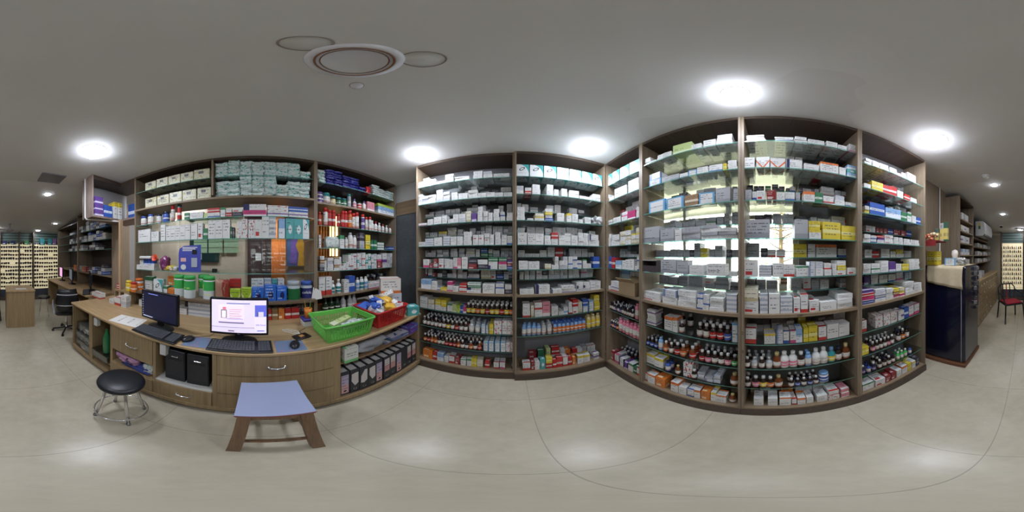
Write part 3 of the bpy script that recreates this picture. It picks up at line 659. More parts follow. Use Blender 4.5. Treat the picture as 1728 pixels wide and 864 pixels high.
row(0, v, -.36, n_, 'wooden ledge', '877,902,2,2,.09,w;904,928,1,1,.085,N;930,948,2,2,.08,wN;947,972,1,2,.07,wB;973,996,2,3,.09,wvN;997,1014,2,1,.09,w', dep=(.09, .14))
row(0, v + .02, -.60, n_, 'first low shelf', '882,895,1,2,.14,Qw;896,901,1,1,.12,e;902,915,1,2,.15,Qw;916,929,1,1,.15,p;931,942,1,1,.10,w;943,959,2,2,.08,Lw;960,966,1,2,.13,Qw;967,976,1,2,.15,Rr;977,983,1,1,.12,e;984,993,1,2,.14,bC;994,1002,1,1,.12,C;1003,1012,1,2,.17,yy', kind='carton', dep=(.08, .14))
brow(0, v + .02, -.81, n_, 'second low shelf', '880,913,2,.13,u;915,920,2,.13,s;922,932,2,.14,s;933,988,3,.125,h;989,1012,2,.16,i')
row(0, v + .03, -1.29, n_, 'bottom board', '882,895,1,1,.12,Q;896,903,1,1,.12,D;903,911,1,1,.12,w;911,920,1,1,.15,c;921,932,1,2,.16,ry;933,939,1,1,.12,r;940,950,1,1,.14,r;951,959,1,1,.14,Q;960,966,1,1,.12,r;967,972,1,1,.12,o;975,985,1,1,.12,Y;986,996,1,1,.11,Y;1003,1012,1,1,.10,U', kind='carton', dep=(.06, .10))
row(0, v + .17, -1.29, n_, 'bottom board', '892,905,1,2,.16,rD;908,918,1,1,.17,n;922,930,1,2,.2,lw;931,945,1,2,.2,rQ;946,962,2,1,.15,ow;966,990,3,1,.14,rwg;992,1005,1,1,.14,Q', 'back of', kind='carton', dep=(.06, .10), pri=.4)
# ---------- right wall corner unit (C1)
n_ = 'corner unit'; v = VC + .02; vr = v + .15
row(90, v, .795, n_, 'top shelf', '1021,1033,1,1,.145,T;1034,1045,1,1,.145,T;1046,1061,1,1,.145,T;1062,1079,1,1,.145,T', kind='carton', dep=(.14, .2), jit=0)
row(90, v, .60, n_, 'second shelf', '1020,1035,2,2,.09,w;1036,1058,1,2,.11,w;1060,1078,1,2,.13,w', dep=(.12, .18))
row(90, vr, .46, n_, 'third riser', '1021,1027,1,1,.07,m;1028,1040,2,2,.09,wQ;1041,1054,1,2,.06,rw;1055,1078,2,3,.11,w', pri=.8)
row(90, v, .335, n_, 'third shelf', '1020,1033,2,2,.05,w;1034,1047,1,2,.06,w;1048,1058,1,2,.09,Pw;1059,1072,1,1,.08,m;1073,1080,1,2,.10,w')
row(90, v, .105, n_, 'fourth shelf', '1020,1030,1,3,.13,wR;1031,1045,1,2,.11,w;1046,1064,2,3,.13,we;1065,1080,2,3,.14,Ye')
row(90, vr, .22, n_, 'fourth riser', '1022,1035,1,2,.07,w;1036,1048,1,1,.05,w;1054,1067,1,1,.10,y;1068,1079,1,1,.09,w', pri=.8)
row(90, vr, -.01, n_, 'fifth riser', '1024,1034,1,2,.07,v;1035,1055,3,2,.06,w;1056,1078,3,2,.06,w', pri=.8)
row(90, v, -.125, n_, 'fifth shelf', '1019,1031,1,1,.12,b;1031,1037,1,1,.11,r;1038,1048,1,1,.08,L;1049,1069,3,1,.095,w;1070,1080,2,2,.08,wB')
row(90, vr, -.24, n_, 'sixth riser', '1022,1034,1,2,.07,wN;1035,1047,1,2,.09,w;1048,1062,1,1,.09,L;1063,1078,2,1,.08,w', pri=.8)
row(90, v, -.36, n_, 'wooden ledge', '1019,1029,2,2,.08,wN;1030,1047,1,3,.10,QBw')
brow(90, v + .02, -.59, n_, 'first low shelf', '1021,1070,4,.085,lad;1071,1082,1,.16,k')
brow(90, v + .02, -.805, n_, 'second low shelf', '1020,1044,3,.085,lx;1046,1083,1,.15,k')
row(90, v + .14, -.805, n_, 'second low shelf', '1042,1060,3,1,.11,QXw;1061,1078,2,1,.12,QD', 'back of', kind='carton', pri=.4)
row(90, v + .03, -1.03, n_, 'third low shelf', '1022,1032,1,1,.10,U;1033,1044,1,1,.10,D', kind='carton') if False else None
row(90, v + .03, -1.29, n_, 'bottom board', '1021,1029,1,1,.14,r;1030,1036,1,1,.14,D;1037,1043,1,1,.13,P;1044,1052,1,1,.12,N;1053,1058,1,1,.10,u;1060,1068,1,1,.12,G;1069,1073,1,1,.10,n;1074,1082,1,1,.11,Q', kind='carton', dep=(.08, .13))
brow(90, v + .16, -1.29, n_, 'bottom board', '1024,1076,2,.14,xlb')
# ---------- first window unit (C2)
n_ = 'left window unit'
row(90, v, .826, n_, 'top shelf', '1088,1107,2,2,.05,w;1108,1119,1,2,.06,w;1120,1133,1,2,.06,w;1135,1167,1,1,.10,l;1167,1184,1,1,.055,w;1186,1207,1,1,.075,w;1208,1236,1,3,.11,w', dep=(.2, .27))
row(90, v, .585, n_, 'second shelf', '1095,1114,1,2,.12,CS;1116,1145,2,1,.05,g;1146,1160,1,1,.04,B;1161,1175,1,1,.05,C;1176,1195,1,2,.06,w;1196,1219,1,1,.06,B;1220,1226,1,1,.06,y;1228,1244,1,3,.08,w', dep=(.1, .14))
row(90, vr, .585, n_, 'second shelf', '1116,1150,2,3,.14,g;1152,1175,2,3,.14,gw;1177,1193,1,3,.15,w;1194,1208,1,3,.15,we;1209,1225,1,2,.14,w;1226,1244,1,3,.15,vw', 'back of', pri=.7)
row(90, v, .347, n_, 'third shelf', '1094,1122,1,1,.10,C;1124,1153,1,1,.09,C;1155,1178,1,1,.085,t;1179,1205,1,1,.085,C;1207,1232,1,1,.105,g;1237,1245,1,1,.09,g')
row(90, vr, .47, n_, 'third riser', '1132,1144,1,1,.05,n;1145,1159,1,1,.06,k;1174,1186,1,1,.06,B;1187,1207,1,1,.06,g;1209,1222,1,1,.035,g;1227,1244,2,1,.05,g', pri=.8)
row(90, v, .107, n_, 'fourth shelf', '1085,1112,1,1,.125,g;1113,1137,1,1,.10,g;1138,1150,1,1,.085,w;1151,1181,1,2,.09,g;1182,1244,2,3,.07,gw')
row(90, vr, .225, n_, 'fourth riser', '1119,1129,1,1,.04,g;1130,1139,1,1,.075,g;1140,1151,1,1,.05,v;1152,1161,1,1,.05,g;1162,1173,1,1,.07,g;1174,1190,1,1,.05,g;1192,1208,1,2,.06,Gg;1209,1220,1,1,.06,g;1221,1230,1,1,.085,g;1234,1246,1,3,.09,g', pri=.8)
row(90, vr, -.01, n_, 'fifth riser', '1097,1120,2,1,.065,g;1121,1129,1,1,.055,g;1130,1141,1,1,.065,g;1142,1152,1,1,.06,g;1153,1163,1,1,.06,g;1164,1171,1,1,.06,k;1171,1181,1,1,.11,g;1182,1193,1,1,.07,y;1196,1205,1,1,.06,g;1206,1219,1,1,.085,g;1225,1235,1,1,.055,k;1237,1246,1,1,.055,g', pri=.8)
row(90, v, -.126, n_, 'fifth shelf', '1114,1140,1,1,.10,g;1141,1160,1,1,.095,g;1162,1187,1,2,.065,w;1230,1243,1,1,.03,w')
row(90, vr, -.245, n_, 'sixth riser', '1112,1128,1,1,.08,g;1129,1144,1,1,.07,g;1145,1160,1,3,.085,g;1161,1185,1,1,.10,g;1188,1205,1,2,.08,gR;1207,1230,1,3,.10,g;1232,1246,1,2,.06,gk', pri=.8)
row(90, v, -.36, n_, 'wooden ledge', '1083,1114,1,2,.07,Rw;1117,1142,1,2,.11,wS;1143,1174,1,3,.12,w;1176,1196,2,2,.07,wB;1197,1222,1,4,.09,w;1226,1244,1,1,.12,v', dep=(.12, .2))
row(90, v + .12, -.36, n_, 'wooden ledge', '1150,1180,1,2,.14,w;1190,1215,1,2,.10,w', 'back of', pri=.4) if False else None
row(90, v + .02, -.595, n_, 'first low shelf', '1091,1106,1,3,.14,UwU;1120,1134,1,1,.12,O;1135,1143,1,1,.13,O;1235,1245,1,1,.15,C', kind='carton')
brow(90, v + .02, -.595, n_, 'first low shelf', '1144,1158,1,.11,ab;1176,1234,3,.12,babwa')
brow(90, v + .15, -.595, n_, 'first low shelf back', '1146,1172,1,.12,a', pri=.4)
brow(90, v + .02, -.82, n_, 'second low shelf', '1091,1111,3,.09,w;1112,1119,1,.13,u;1120,1138,2,.11,fa;1139,1158,2,.12,bf;1160,1178,3,.12,erb;1180,1246,3,.11,begabg')
row(90, v + .03, -1.04, n_, 'third low shelf', '1090,1103,1,1,.12,Y;1104,1118,1,1,.11,Y;1153,1168,1,1,.16,X;1176,1216,3,3,.085,Sg', kind='carton')
brow(90, v + .02, -1.04, n_, 'third low shelf', '1120,1135,2,.11,q;1137,1152,1,.10,tx;1169,1174,1,.10,a;1235,1245,1,.14,t')
row(90, v + .01, -1.29, n_, 'bottom board', '1083,1092,1,1,.11,Q;1093,1105,1,1,.13,O;1106,1122,1,1,.13,o;1131,1144,1,1,.14,O;1145,1158,1,1,.11,w;1159,1170,1,1,.11,B;1171,1181,1,1,.12,O;1182,1197,1,1,.12,o;1198,1207,1,1,.13,Y;1208,1226,1,1,.11,O', kind='carton', dep=(.07, .11))
brow(90, v + .02, -1.29, n_, 'bottom board', '1229,1244,1,.12,t')
# ---------- second window unit (C3)
n_ = 'right window unit'
row(90, v, .826, n_, 'top shelf', '1258,1292,1,4,.07,w;1307,1340,1,3,.05,wB;1341,1363,1,2,.065,w;1364,1392,1,1,.05,w;1394,1413,1,1,.06,w;1415,1430,1,1,.05,w;1434,1446,1,1,.09,P', dep=(.2, .27))
row(90, vr, .826, n_, 'top shelf', '1362,1392,1,2,.10,kt;1394,1412,1,2,.10,kB;1415,1434,1,2,.09,kw', 'back of', pri=.6)
row(90, v, .585, n_, 'second shelf', '1256,1274,1,1,.095,w;1276,1299,1,1,.095,V;1300,1326,1,1,.085,V;1327,1354,1,1,.08,N;1356,1382,1,1,.055,w;1385,1416,1,1,.09,O;1417,1428,1,1,.07,w;1430,1446,1,3,.11,cL', dep=(.1, .14))
row(90, vr, .585, n_, 'second shelf', '1258,1272,1,1,.16,u;1328,1354,2,2,.14,w;1356,1370,1,2,.13,w;1373,1384,1,2,.15,Rr;1386,1400,1,2,.15,rw;1402,1418,1,2,.14,Pw;1420,1436,1,2,.12,Bw', 'back of', pri=.7)
row(90, v, .347, n_, 'third shelf', '1257,1268,1,1,.075,g;1269,1276,1,1,.06,B;1277,1292,1,1,.065,R;1293,1310,1,1,.07,D;1311,1325,1,1,.055,w;1326,1342,1,1,.06,B;1344,1351,1,1,.06,g;1356,1375,1,1,.075,O;1376,1389,1,1,.075,n;1390,1408,1,1,.055,Q;1409,1426,1,2,.07,wv;1427,1446,2,2,.065,BwP')
row(90, vr, .47, n_, 'third riser', '1258,1271,1,1,.055,k;1272,1279,1,1,.045,k;1280,1290,1,1,.045,k;1291,1301,1,1,.045,n;1303,1314,1,2,.06,k;1315,1325,1,1,.045,k;1326,1332,1,1,.03,k;1333,1343,3,1,.045,B;1348,1382,5,1,.04,gPk;1384,1408,1,2,.07,Qw;1409,1419,1,1,.055,v;1421,1440,1,1,.055,R', pri=.8)
row(90, v, .107, n_, 'fourth shelf', '1256,1299,1,1,.115,g;1341,1364,1,1,.12,g;1365,1386,1,2,.115,Yy;1388,1419,1,1,.115,y;1421,1447,1,1,.10,y')
row(90, vr, .225, n_, 'fourth riser', '1274,1288,1,1,.06,k;1289,1303,1,1,.07,k;1304,1318,1,1,.075,g;1322,1340,1,1,.075,g;1342,1362,1,1,.06,k;1368,1379,1,2,.06,vt;1380,1402,2,1,.055,B;1403,1426,1,2,.08,wB;1427,1440,1,1,.06,r', pri=.8)
row(90, vr, -.01, n_, 'fifth riser', '1257,1282,1,1,.10,g;1283,1295,1,1,.065,k;1296,1310,1,1,.055,Q;1311,1325,1,1,.055,Q;1338,1361,1,1,.095,y;1361,1376,1,1,.095,N;1378,1413,1,1,.095,O;1415,1434,1,1,.065,B', pri=.8)
row(90, v, -.126, n_, 'fifth shelf', '1255,1278,1,1,.10,R;1280,1302,1,1,.07,v;1303,1322,1,1,.08,w;1323,1342,1,1,.075,Q;1344,1365,1,1,.065,G;1366,1376,1,1,.09,S;1377,1390,1,2,.09,wv;1392,1404,1,2,.08,wQ;1405,1412,1,2,.075,w;1413,1428,1,3,.095,Ryw;1430,1446,1,1,.045,R')
row(90, vr, -.245, n_, 'sixth riser', '1257,1274,1,1,.085,g;1276,1292,1,1,.08,g;1294,1313,1,1,.075,g;1316,1329,1,2,.095,te;1334,1352,1,1,.09,g;1356,1369,1,2,.09,QR;1370,1383,1,1,.07,g;1385,1400,1,1,.07,w;1418,1440,1,2,.07,Rg', pri=.8)
row(90, v, -.36, n_, 'wooden ledge', '1254,1280,1,2,.16,Re;1282,1296,1,1,.13,v;1297,1316,1,1,.13,w;1317,1338,1,1,.11,v;1340,1351,1,1,.10,R;1352,1364,1,1,.12,Q;1366,1383,1,1,.075,R;1384,1412,1,1,.06,w;1413,1440,1,3,.10,w', dep=(.12, .2))
row(90, v + .02, -.595, n_, 'first low shelf', '1257,1275,1,1,.12,Q;1289,1308,1,1,.08,Y;1310,1321,1,1,.11,S;1322,1332,1,1,.095,B;1333,1343,1,1,.095,P;1344,1355,1,1,.11,L;1356,1364,1,1,.11,y;1365,1380,1,1,.12,y;1382,1395,1,1,.11,Q;1396,1434,2,1,.11,w', kind='carton')
row(90, vr, -.595, n_, 'first low shelf', '1276,1300,2,1,.10,g;1302,1340,3,1,.11,w;1347,1372,2,2,.17,yY;1382,1404,2,1,.12,g;1406,1428,1,2,.17,w;1429,1438,1,1,.17,o', 'back of', kind='carton', pri=.4)
brow(90, v + .02, -.82, n_, 'second low shelf', '1255,1304,3,.10,aj;1305,1317,1,.14,t;1318,1329,1,.14,m;1331,1345,1,.14,m;1346,1357,1,.13,a;1358,1369,2,.12,u;1370,1383,1,.14,o;1384,1395,1,.14,o;1396,1409,1,.13,n;1410,1418,1,.13,d;1420,1433,1,.14,t')
brow(90, v + .02, -1.04, n_, 'third low shelf', '1255,1268,2,.11,a;1269,1282,1,.12,g;1283,1293,1,.12,c;1294,1306,1,.12,x;1307,1320,1,.13,t;1330,1382,3,.09,aw;1383,1396,1,.11,v')
row(90, v + .01, -1.29, n_, 'bottom board', '1272,1289,1,1,.11,w;1296,1313,1,1,.11,w;1315,1335,1,1,.12,O;1336,1344,1,1,.09,Q;1345,1359,1,1,.10,O;1361,1373,1,1,.09,w;1379,1397,1,1,.09,w;1399,1418,1,2,.13,QX;1420,1434,1,2,.12,p', kind='carton', dep=(.07, .12))
row(90, vr, -1.29, n_, 'bottom board', '1266,1280,1,1,.13,t;1282,1300,1,1,.13,w;1318,1338,1,1,.15,o;1342,1370,2,1,.12,w;1372,1392,1,1,.12,w', 'back of', kind='carton', pri=.4)
# ---------- unit beside the fridge (C4)
n_ = 'fridge-side unit'
row(90, v, .75, n_, 'top shelf', '1460,1472,1,2,.06,wg;1473,1484,1,2,.06,w;1485,1500,1,3,.06,wv;1502,1514,1,2,.06,w;1515,1530,2,2,.06,wP;1531,1546,1,2,.09,wR', dep=(.18, .26))
row(90, v, .525, n_, 'second shelf', '1459,1470,1,1,.04,w;1471,1490,1,1,.08,y;1491,1514,2,1,.085,r;1515,1525,1,1,.07,w;1526,1536,1,1,.06,r;1537,1547,1,2,.05,w', dep=(.1, .14))
row(90, vr, .525, n_, 'second shelf', '1464,1476,1,2,.13,w;1480,1490,1,2,.15,wy;1494,1504,1,1,.13,w;1506,1520,2,2,.13,w;1524,1538,1,1,.12,v', 'back of', pri=.5)
row(90, v, .317, n_, 'third shelf', '1460,1468,1,2,.06,yw;1469,1494,1,1,.10,b;1495,1520,1,1,.085,L;1521,1531,1,1,.08,n;1532,1546,2,1,.08,wG;1547,1554,1,1,.07,b')
row(90, vr, .42, n_, 'third riser', '1464,1490,3,2,.07,rDe;1492,1508,2,2,.06,wv;1510,1530,2,2,.055,w;1532,1544,1,2,.06,w', pri=.7)
row(90, v, .10, n_, 'fourth shelf', '1458,1470,1,2,.06,w;1471,1480,1,2,.055,B;1481,1492,1,3,.06,rwu;1493,1508,1,3,.07,wR;1509,1524,2,2,.06,w;1525,1536,1,2,.055,w;1537,1552,1,2,.055,w')
row(90, vr, .205, n_, 'fourth riser', '1461,1471,1,1,.055,R;1472,1478,1,1,.055,w;1479,1499,3,1,.055,D;1500,1508,1,1,.055,b;1509,1520,1,1,.055,D;1521,1538,2,1,.06,bD;1539,1546,1,1,.06,v', pri=.9)
row(90, v, -.128, n_, 'fifth shelf', '1457,1470,1,2,.07,w;1471,1485,1,2,.07,Gw;1487,1500,1,2,.09,w;1501,1512,1,1,.08,u;1513,1522,1,1,.06,w;1523,1534,1,1,.055,y;1535,1552,2,3,.075,w')
row(90, vr, -.015, n_, 'fifth riser', '1459,1472,1,1,.07,w;1473,1484,1,1,.06,r;1487,1502,1,2,.08,w;1503,1512,1,2,.06,w;1513,1526,1,2,.08,wy;1527,1550,3,2,.07,w', pri=.8)
row(90, vr, -.245, n_, 'sixth riser', '1459,1466,1,1,.07,u;1467,1482,1,2,.085,N;1484,1498,2,2,.07,w;1500,1512,1,1,.07,B;1513,1524,1,1,.08,P;1526,1542,2,1,.08,C', pri=.8)
row(90, v, -.36, n_, 'wooden ledge', '1452,1476,1,4,.11,bmru;1477,1495,1,4,.10,BwB;1496,1508,1,3,.09,w;1509,1518,1,3,.08,tym;1519,1527,1,3,.08,yYm;1528,1556,2,3,.09,w', dep=(.14, .22))
row(90, v + .02, -.60, n_, 'first low shelf', '1453,1463,1,1,.10,Q;1478,1490,1,1,.11,X;1491,1502,1,1,.11,X;1503,1514,1,1,.11,X;1515,1526,2,1,.10,NU;1527,1534,1,1,.11,b;1535,1543,1,1,.11,P;1544,1552,1,1,.11,P', kind='carton')
row(90, v + .02, -.83, n_, 'second low shelf', '1450,1467,1,1,.08,y', kind='carton')
brow(90, v + .02, -.83, n_, 'second low shelf', '1469,1508,3,.10,alga;1512,1533,2,.12,dx')
brow(90, v + .02, -1.06, n_, 'third low shelf', '1451,1478,2,.10,lq;1480,1510,3,.10,ad;1512,1530,2,.10,p;1532,1538,1,.10,q')
row(90, v + .01, -1.29, n_, 'bottom board', '1456,1476,1,1,.10,G;1478,1494,1,1,.09,R;1495,1504,1,1,.10,D;1505,1513,1,1,.10,D;1514,1522,1,1,.10,w;1523,1532,1,1,.11,O;1533,1539,1,1,.11,y;1540,1546,1,1,.10,Y;1547,1552,1,1,.12,k', kind='carton', dep=(.07, .12))
# ---------------------------------------------------------------- soft things
def grid_cube(n):
    bm = bmesh.new(); bmesh.ops.create_cube(bm, size=1.0); bmesh.ops.subdivide_edges(bm, edges=bm.edges[:], cuts=n, use_grid_fill=True); return bm
def soft_mesh(name, m, seed, bulge=.12, crump=.04, n=5, flat_bottom=True):
    """a soft pack one unit wide, deep and high (origin at its base centre), edges pulled in and skin wrinkled"""
    r = random.Random(seed); bm = grid_cube(n)
    from mathutils import noise as N
    for v in bm.verts:
        p = v.co * 2; q = Vector(p)
        ex = max(abs(p.x), abs(p.y))
        q.z = p.z * (1 - bulge * 2.2 * ex ** 4); q.x = p.x * (1 - bulge * .4 * abs(p.z)); q.y = p.y * (1 - bulge * .4 * abs(p.z))
        d = N.noise_vector(Vector((p.x * 1.9 + seed * 3.1, p.y * 1.9, p.z * 1.9))) * crump * 2
        v.co = (q + d) / 2 + Vector((0, 0, .5))
        if flat_bottom: v.co.z = max(v.co.z, 0)
    uv = bm.loops.layers.uv.new('UVMap')
    for f in bm.faces:
        f.smooth = True
        for l in f.loops:
            c = l.vert.co; nrm = f.normal
            l[uv].uv = (c.x + .5, c.y + .5) if abs(nrm.z) > .7 else ((c.x + .5, c.z) if abs(nrm.y) > abs(nrm.x) else (c.y + .5, c.z))
    me = bpy.data.meshes.new(name); bm.to_mesh(me); bm.free(); me.materials.append(m); return me
def place(me, name, loc, rz, sc, label=None, cat=None, group=None, parent=None, rot=None):
    o = bpy.data.objects.new(name, me); COLL.objects.link(o); o.location = loc; o.rotation_euler = rot if rot else (0, 0, rz); o.scale = sc
    if parent: o.parent = parent
    return tag(o, label, cat, group)
P_tis = pack('tissue_print', (228, 238, 234), (60, 190, 182), 'blot', tstr=.15, rough=.35)
TIS_ = 0; TIS = [soft_mesh('tissue_pack', P_tis, s, .14, .16) for s in (1, 2, 3)]
P_blu = pack('blue_pouch_print', (44, 48, 140), (90, 96, 190), 'blot', (200, 200, 230), .5, rough=.3)
P_wp = pack('white_pouch_print', (214, 220, 216), (150, 190, 180), 'blot', tstr=.3, rough=.3)
BLU = [soft_mesh('blue_pouch', P_blu, s, .12, .12) for s in (4, 5)]; WPO = [soft_mesh('white_pouch', P_wp, s, .12, .14) for s in (6, 7)]
l0 = -90
# tissue packs: two shelves of eight columns
for zi, (zb, name) in enumerate(((.855, 'upper tissue shelf'), (.612, 'lower tissue shelf'))):
    cols = [(363, 384), (384, 404), (405, 424), (425, 445), (446, 466), (466, 486), (486, 506), (506, 523)]
    cnt = [[4, 5, 4, 4, 4, 4, 4, 2], [4, 4, 5, 5, 5, 3, 4, 4]][zi]
    for ci, (a, b) in enumerate(cols):
        u0, u1 = U(l0, VL + .03, a), U(l0, VL + .03, b)
        for k in range(cnt[ci]):
            hh = .048; x, y = W(l0, (u0 + u1) / 2 + rnd.uniform(-.004, .004), VL + .02 + .075 + rnd.uniform(0, .02))
            place(rnd.choice(TIS), 'tissue_pack', (x, y, H + zb + .001 + k * hh), R(90) + R(rnd.uniform(-4, 4)), (u1 - u0 + .002, .14, hh * 1.12),
                  'teal and white tissue pack, %s from bottom in %s column, %s' % (ordn(k), ordn(ci), name), 'tissue pack', 'tissue packs above the desk')
# pouches on the top shelf of the second unit
def pouches(meshes, name, lab, px0, px1, cols, rows_, zb, hh, wm, grp):
    for ci in range(cols):
        a = px0 + (px1 - px0) * ci / cols; b = px0 + (px1 - px0) * (ci + 1) / cols; u0, u1 = U(l0, VL + .03, a), U(l0, VL + .03, b)
        n = rows_[ci] if isinstance(rows_, list) else rows_
        for k in range(n):
            x, y = W(l0, (u0 + u1) / 2, VL + .09 + rnd.uniform(0, .02))
            place(rnd.choice(meshes), name, (x, y, H + zb + .001 + k * hh), R(90) + R(rnd.uniform(-8, 8)), ((u1 - u0) * 1.0, .13, hh * 1.02),
                  '%s, %s from bottom, %s pile, second unit top shelf' % (lab, ordn(k), ordn(ci)), 'pouch', grp)
pouches(TIS, 'tissue_pack', 'teal tissue pack beside blue pouches', 536, 549, 1, 4, .833, .045, 0, 'tissue packs on the top shelf')
pouches(BLU, 'blue_pouch', 'shiny dark blue pouch', 550, 606, 4, [6, 6, 5, 5], .833, .034, 0, 'blue pouches')
pouches(BLU, 'blue_pouch', 'shiny dark blue pouch by white ones', 607, 618, 1, 2, .833, .034, 0, 'blue pouches')
pouches(WPO, 'white_pouch', 'crinkled white pouch', 630, 652, 2, [5, 4], .833, .034, 0, 'white pouches')
pouches(TIS, 'tissue_pack', 'teal tissue pack at shelf end', 653, 664, 1, 4, .833, .035, 0, 'tissue packs on the top shelf')
x, y = W(l0, U(l0, VL + .05, 622), VL + .1)
place(soft_mesh('red_pouch', mat('red_foil', (200, 50, 56), .3), 9, .12, .12), 'red_pouch', (x, y, H + .834), R(90), (.07, .1, .12), 'small red pouch between the blue and the white pouches', 'pouch')
# cartons and jars of the wide shelving
n_ = 'wide desk shelving'; v = VL + .02
row(l0, v, .612, n_, 'floral carton shelf', '245,264,1,1,.125,F;265,285,1,1,.125,F;286,307,1,1,.13,F;308,331,1,1,.13,F;333,356,1,1,.13,F', kind='carton', dep=(.16, .2), jit=0)
row(l0, v, .825, n_, 'top carton shelf', '245,263,1,1,.115,F;264,283,1,1,.12,F;284,304,1,1,.12,F;305,326,1,1,.12,F;327,354,1,1,.13,F', kind='carton', dep=(.16, .2), jit=0) if False else None
row(l0, v, .855, n_, 'top carton shelf', '245,263,1,1,.115,F;264,283,1,1,.12,F;284,304,1,1,.12,F;305,326,1,1,.12,F;327,354,1,1,.13,F', kind='carton', dep=(.16, .2), jit=0)
row(l0, v, .396, n_, 'jar shelf', '311,319,1,1,.075,n;320,343,1,1,.07,w;344,350,1,1,.05,l;350,371,1,2,.10,rB;372,380,1,1,.10,G;381,391,1,2,.085,rw;392,409,1,2,.09,Rok;410,450,1,2,.125,mN;451,487,1,2,.115,UX;487,520,1,2,.11,Ub', kind='carton', dep=(.12, .18), jit=0)
row(l0, v, .174, n_, 'white carton shelf', '233,254,1,1,.16,w;255,268,1,1,.12,w;271,279,1,1,.19,w;280,321,5,1,.165,w;322,333,1,1,.165,w;334,342,1,1,.17,R;343,350,1,1,.11,n;351,388,3,1,.19,w;389,391,1,1,.12,n;392,396,1,1,.11,k;400,408,1,1,.17,X;408,418,1,1,.19,X;419,430,1,1,.185,X;430,442,1,1,.185,R;442,454,1,1,.25,w;454,466,1,1,.22,v;470,481,1,1,.20,L;482,496,1,1,.205,c;496,511,1,1,.205,c;511,522,1,1,.205,T', kind='carton', dep=(.07, .12), jit=0)
row(l0, VL - .01, -.462, n_, 'ledge behind monitors', '259,274,1,1,.19,T;276,282,1,1,.12,G;283,293,1,1,.10,o;388,406,1,1,.135,A;407,424,1,1,.15,A;425,445,1,1,.155,Z;446,466,1,1,.18,Z;467,484,1,1,.165,Z', kind='carton', dep=(.07, .10), jit=0)
row(l0, VL + .12, -.462, n_, 'ledge behind monitors', '244,257,1,1,.19,G;283,296,1,2,.23,oc;387,406,1,1,.24,r;424,445,2,1,.235,w;446,458,1,1,.235,v;459,468,1,1,.25,c;469,480,1,1,.25,Q', 'back of', kind='carton', dep=(.07, .10), jit=0)
row(l0, VL - .02, -.64, n_, 'desk under ledge', '452,458,1,1,.115,r;459,469,1,1,.115,t;470,480,1,1,.115,o;481,491,1,1,.115,r;492,505,2,1,.115,r;301,315,1,1,.07,w;317,360,1,1,.17,v;234,262,1,1,.085,w', kind='carton', dep=(.06, .09), jit=0)
row(l0, VL + .08, -.64, n_, 'desk under ledge', '450,520,6,1,.17,k;300,312,1,1,.16,G', 'back of', kind='carton', dep=(.06, .09), jit=0)
# left end of the desk: small white cartons
row(l0, 1.35, -.64, 'left desk end', 'desk', '155,169,1,1,.085,Q;184,192,1,1,.06,w;193,203,1,1,.11,Q;204,213,1,2,.15,wv', kind='carton', dep=(.07, .1), jit=0)
n_ = 'basket-side unit'
row(l0, v, -.16, n_, 'white box shelf', '540,548,1,4,.16,kgtw;548,552,1,1,.11,w;553,563,1,4,.14,wvw;564,573,1,5,.16,wtw;573,580,2,2,.10,wR;580,592,3,3,.14,wGR;592,602,2,5,.19,wRvQ;603,610,2,5,.19,Rwcw;611,617,1,5,.20,wQ;617,626,2,5,.19,wGc;627,636,2,5,.19,wvG;637,645,1,2,.18,PD;646,653,1,1,.20,U;654,662,2,3,.15,wv', dep=(.08, .14))
row(l0, v, -.425, n_, 'lower wooden shelf', '538,549,1,1,.20,Q;550,560,1,1,.20,Q;581,589,1,1,.15,w;589,599,1,1,.19,b', kind='carton', dep=(.07, .1), jit=0)
row(l0, v, .085, n_, 'toiletries shelf', '538,542,1,1,.14,X;574,581,1,1,.15,G;607,615,1,2,.20,gk;617,625,1,1,.18,y;626,630,1,1,.12,n;631,636,1,1,.12,n;637,648,1,3,.10,G;657,668,1,1,.05,b', kind='carton', dep=(.06, .1), jit=0)
row(l0, v, .583, n_, 'upper wooden shelf', '620,626,1,1,.13,p;626,632,1,1,.13,p;638,672,1,1,.11,L', kind='carton', dep=(.08, .2), jit=0)
row(l0, v, .694, n_, 'upper wooden shelf, on blue box', '637,674,1,1,.035,A', kind='carton', dep=(.2, .22), jit=0)
# jars, cans and bottles of the left wall, one thing each with body, cap and label
def bott(l0_, v_, px, z, key, h, name, label, cat, grp=None, dv=0.0):
    a, b, c = bottle_mesh(key); r = SH[key[0]]['body'][1][0] * h; x, y = W(l0_, U(l0_, v_ + r, px), v_ + r + dv)
    o = place(a, name, (x, y, H + z + .0006), -R(l0_) + rnd.uniform(-.3, .3), (h, h, h), label, cat, grp)
    place(b, 'cap', (0, 0, 0), 0, (1, 1, 1), parent=o); place(c, 'label', (0, 0, 0), 0, (1, 1, 1), parent=o); return o
labm('lime')
MATS['label_nutri'] = pack('label_nutri', (64, 176, 88), (214, 220, 220), 'split', (230, 230, 120), third=(200, 220, 90))
MATS['label_cof'] = pack('label_cof', (44, 46, 110), (224, 120, 50), 'left', (44, 46, 110)); MATS['label_dgreen'] = pack('label_dgreen', (34, 104, 56), (196, 206, 60), 'tag', (34, 104, 56))
def labm(n, _o=labm): return MATS['label_' + n] if n in ('nutri', 'cof', 'dgreen') else _o(n)
for i, (px, dv) in enumerate(((303, 0), (322, -.03), (339, .10), (353, 0))):
    bott(l0, VL - .02, px, -.462, ('tin', 'white', 'lime', 'nutri'), .255, 'nutrition_tin', ['green lidded nutrition tin nearest the left monitor', 'green lidded nutrition tin standing forward on ledge', 'green lidded nutrition tin half hidden behind the others', 'green lidded nutrition tin beside the brown bags'][i], 'tin', 'green lidded tins', dv)
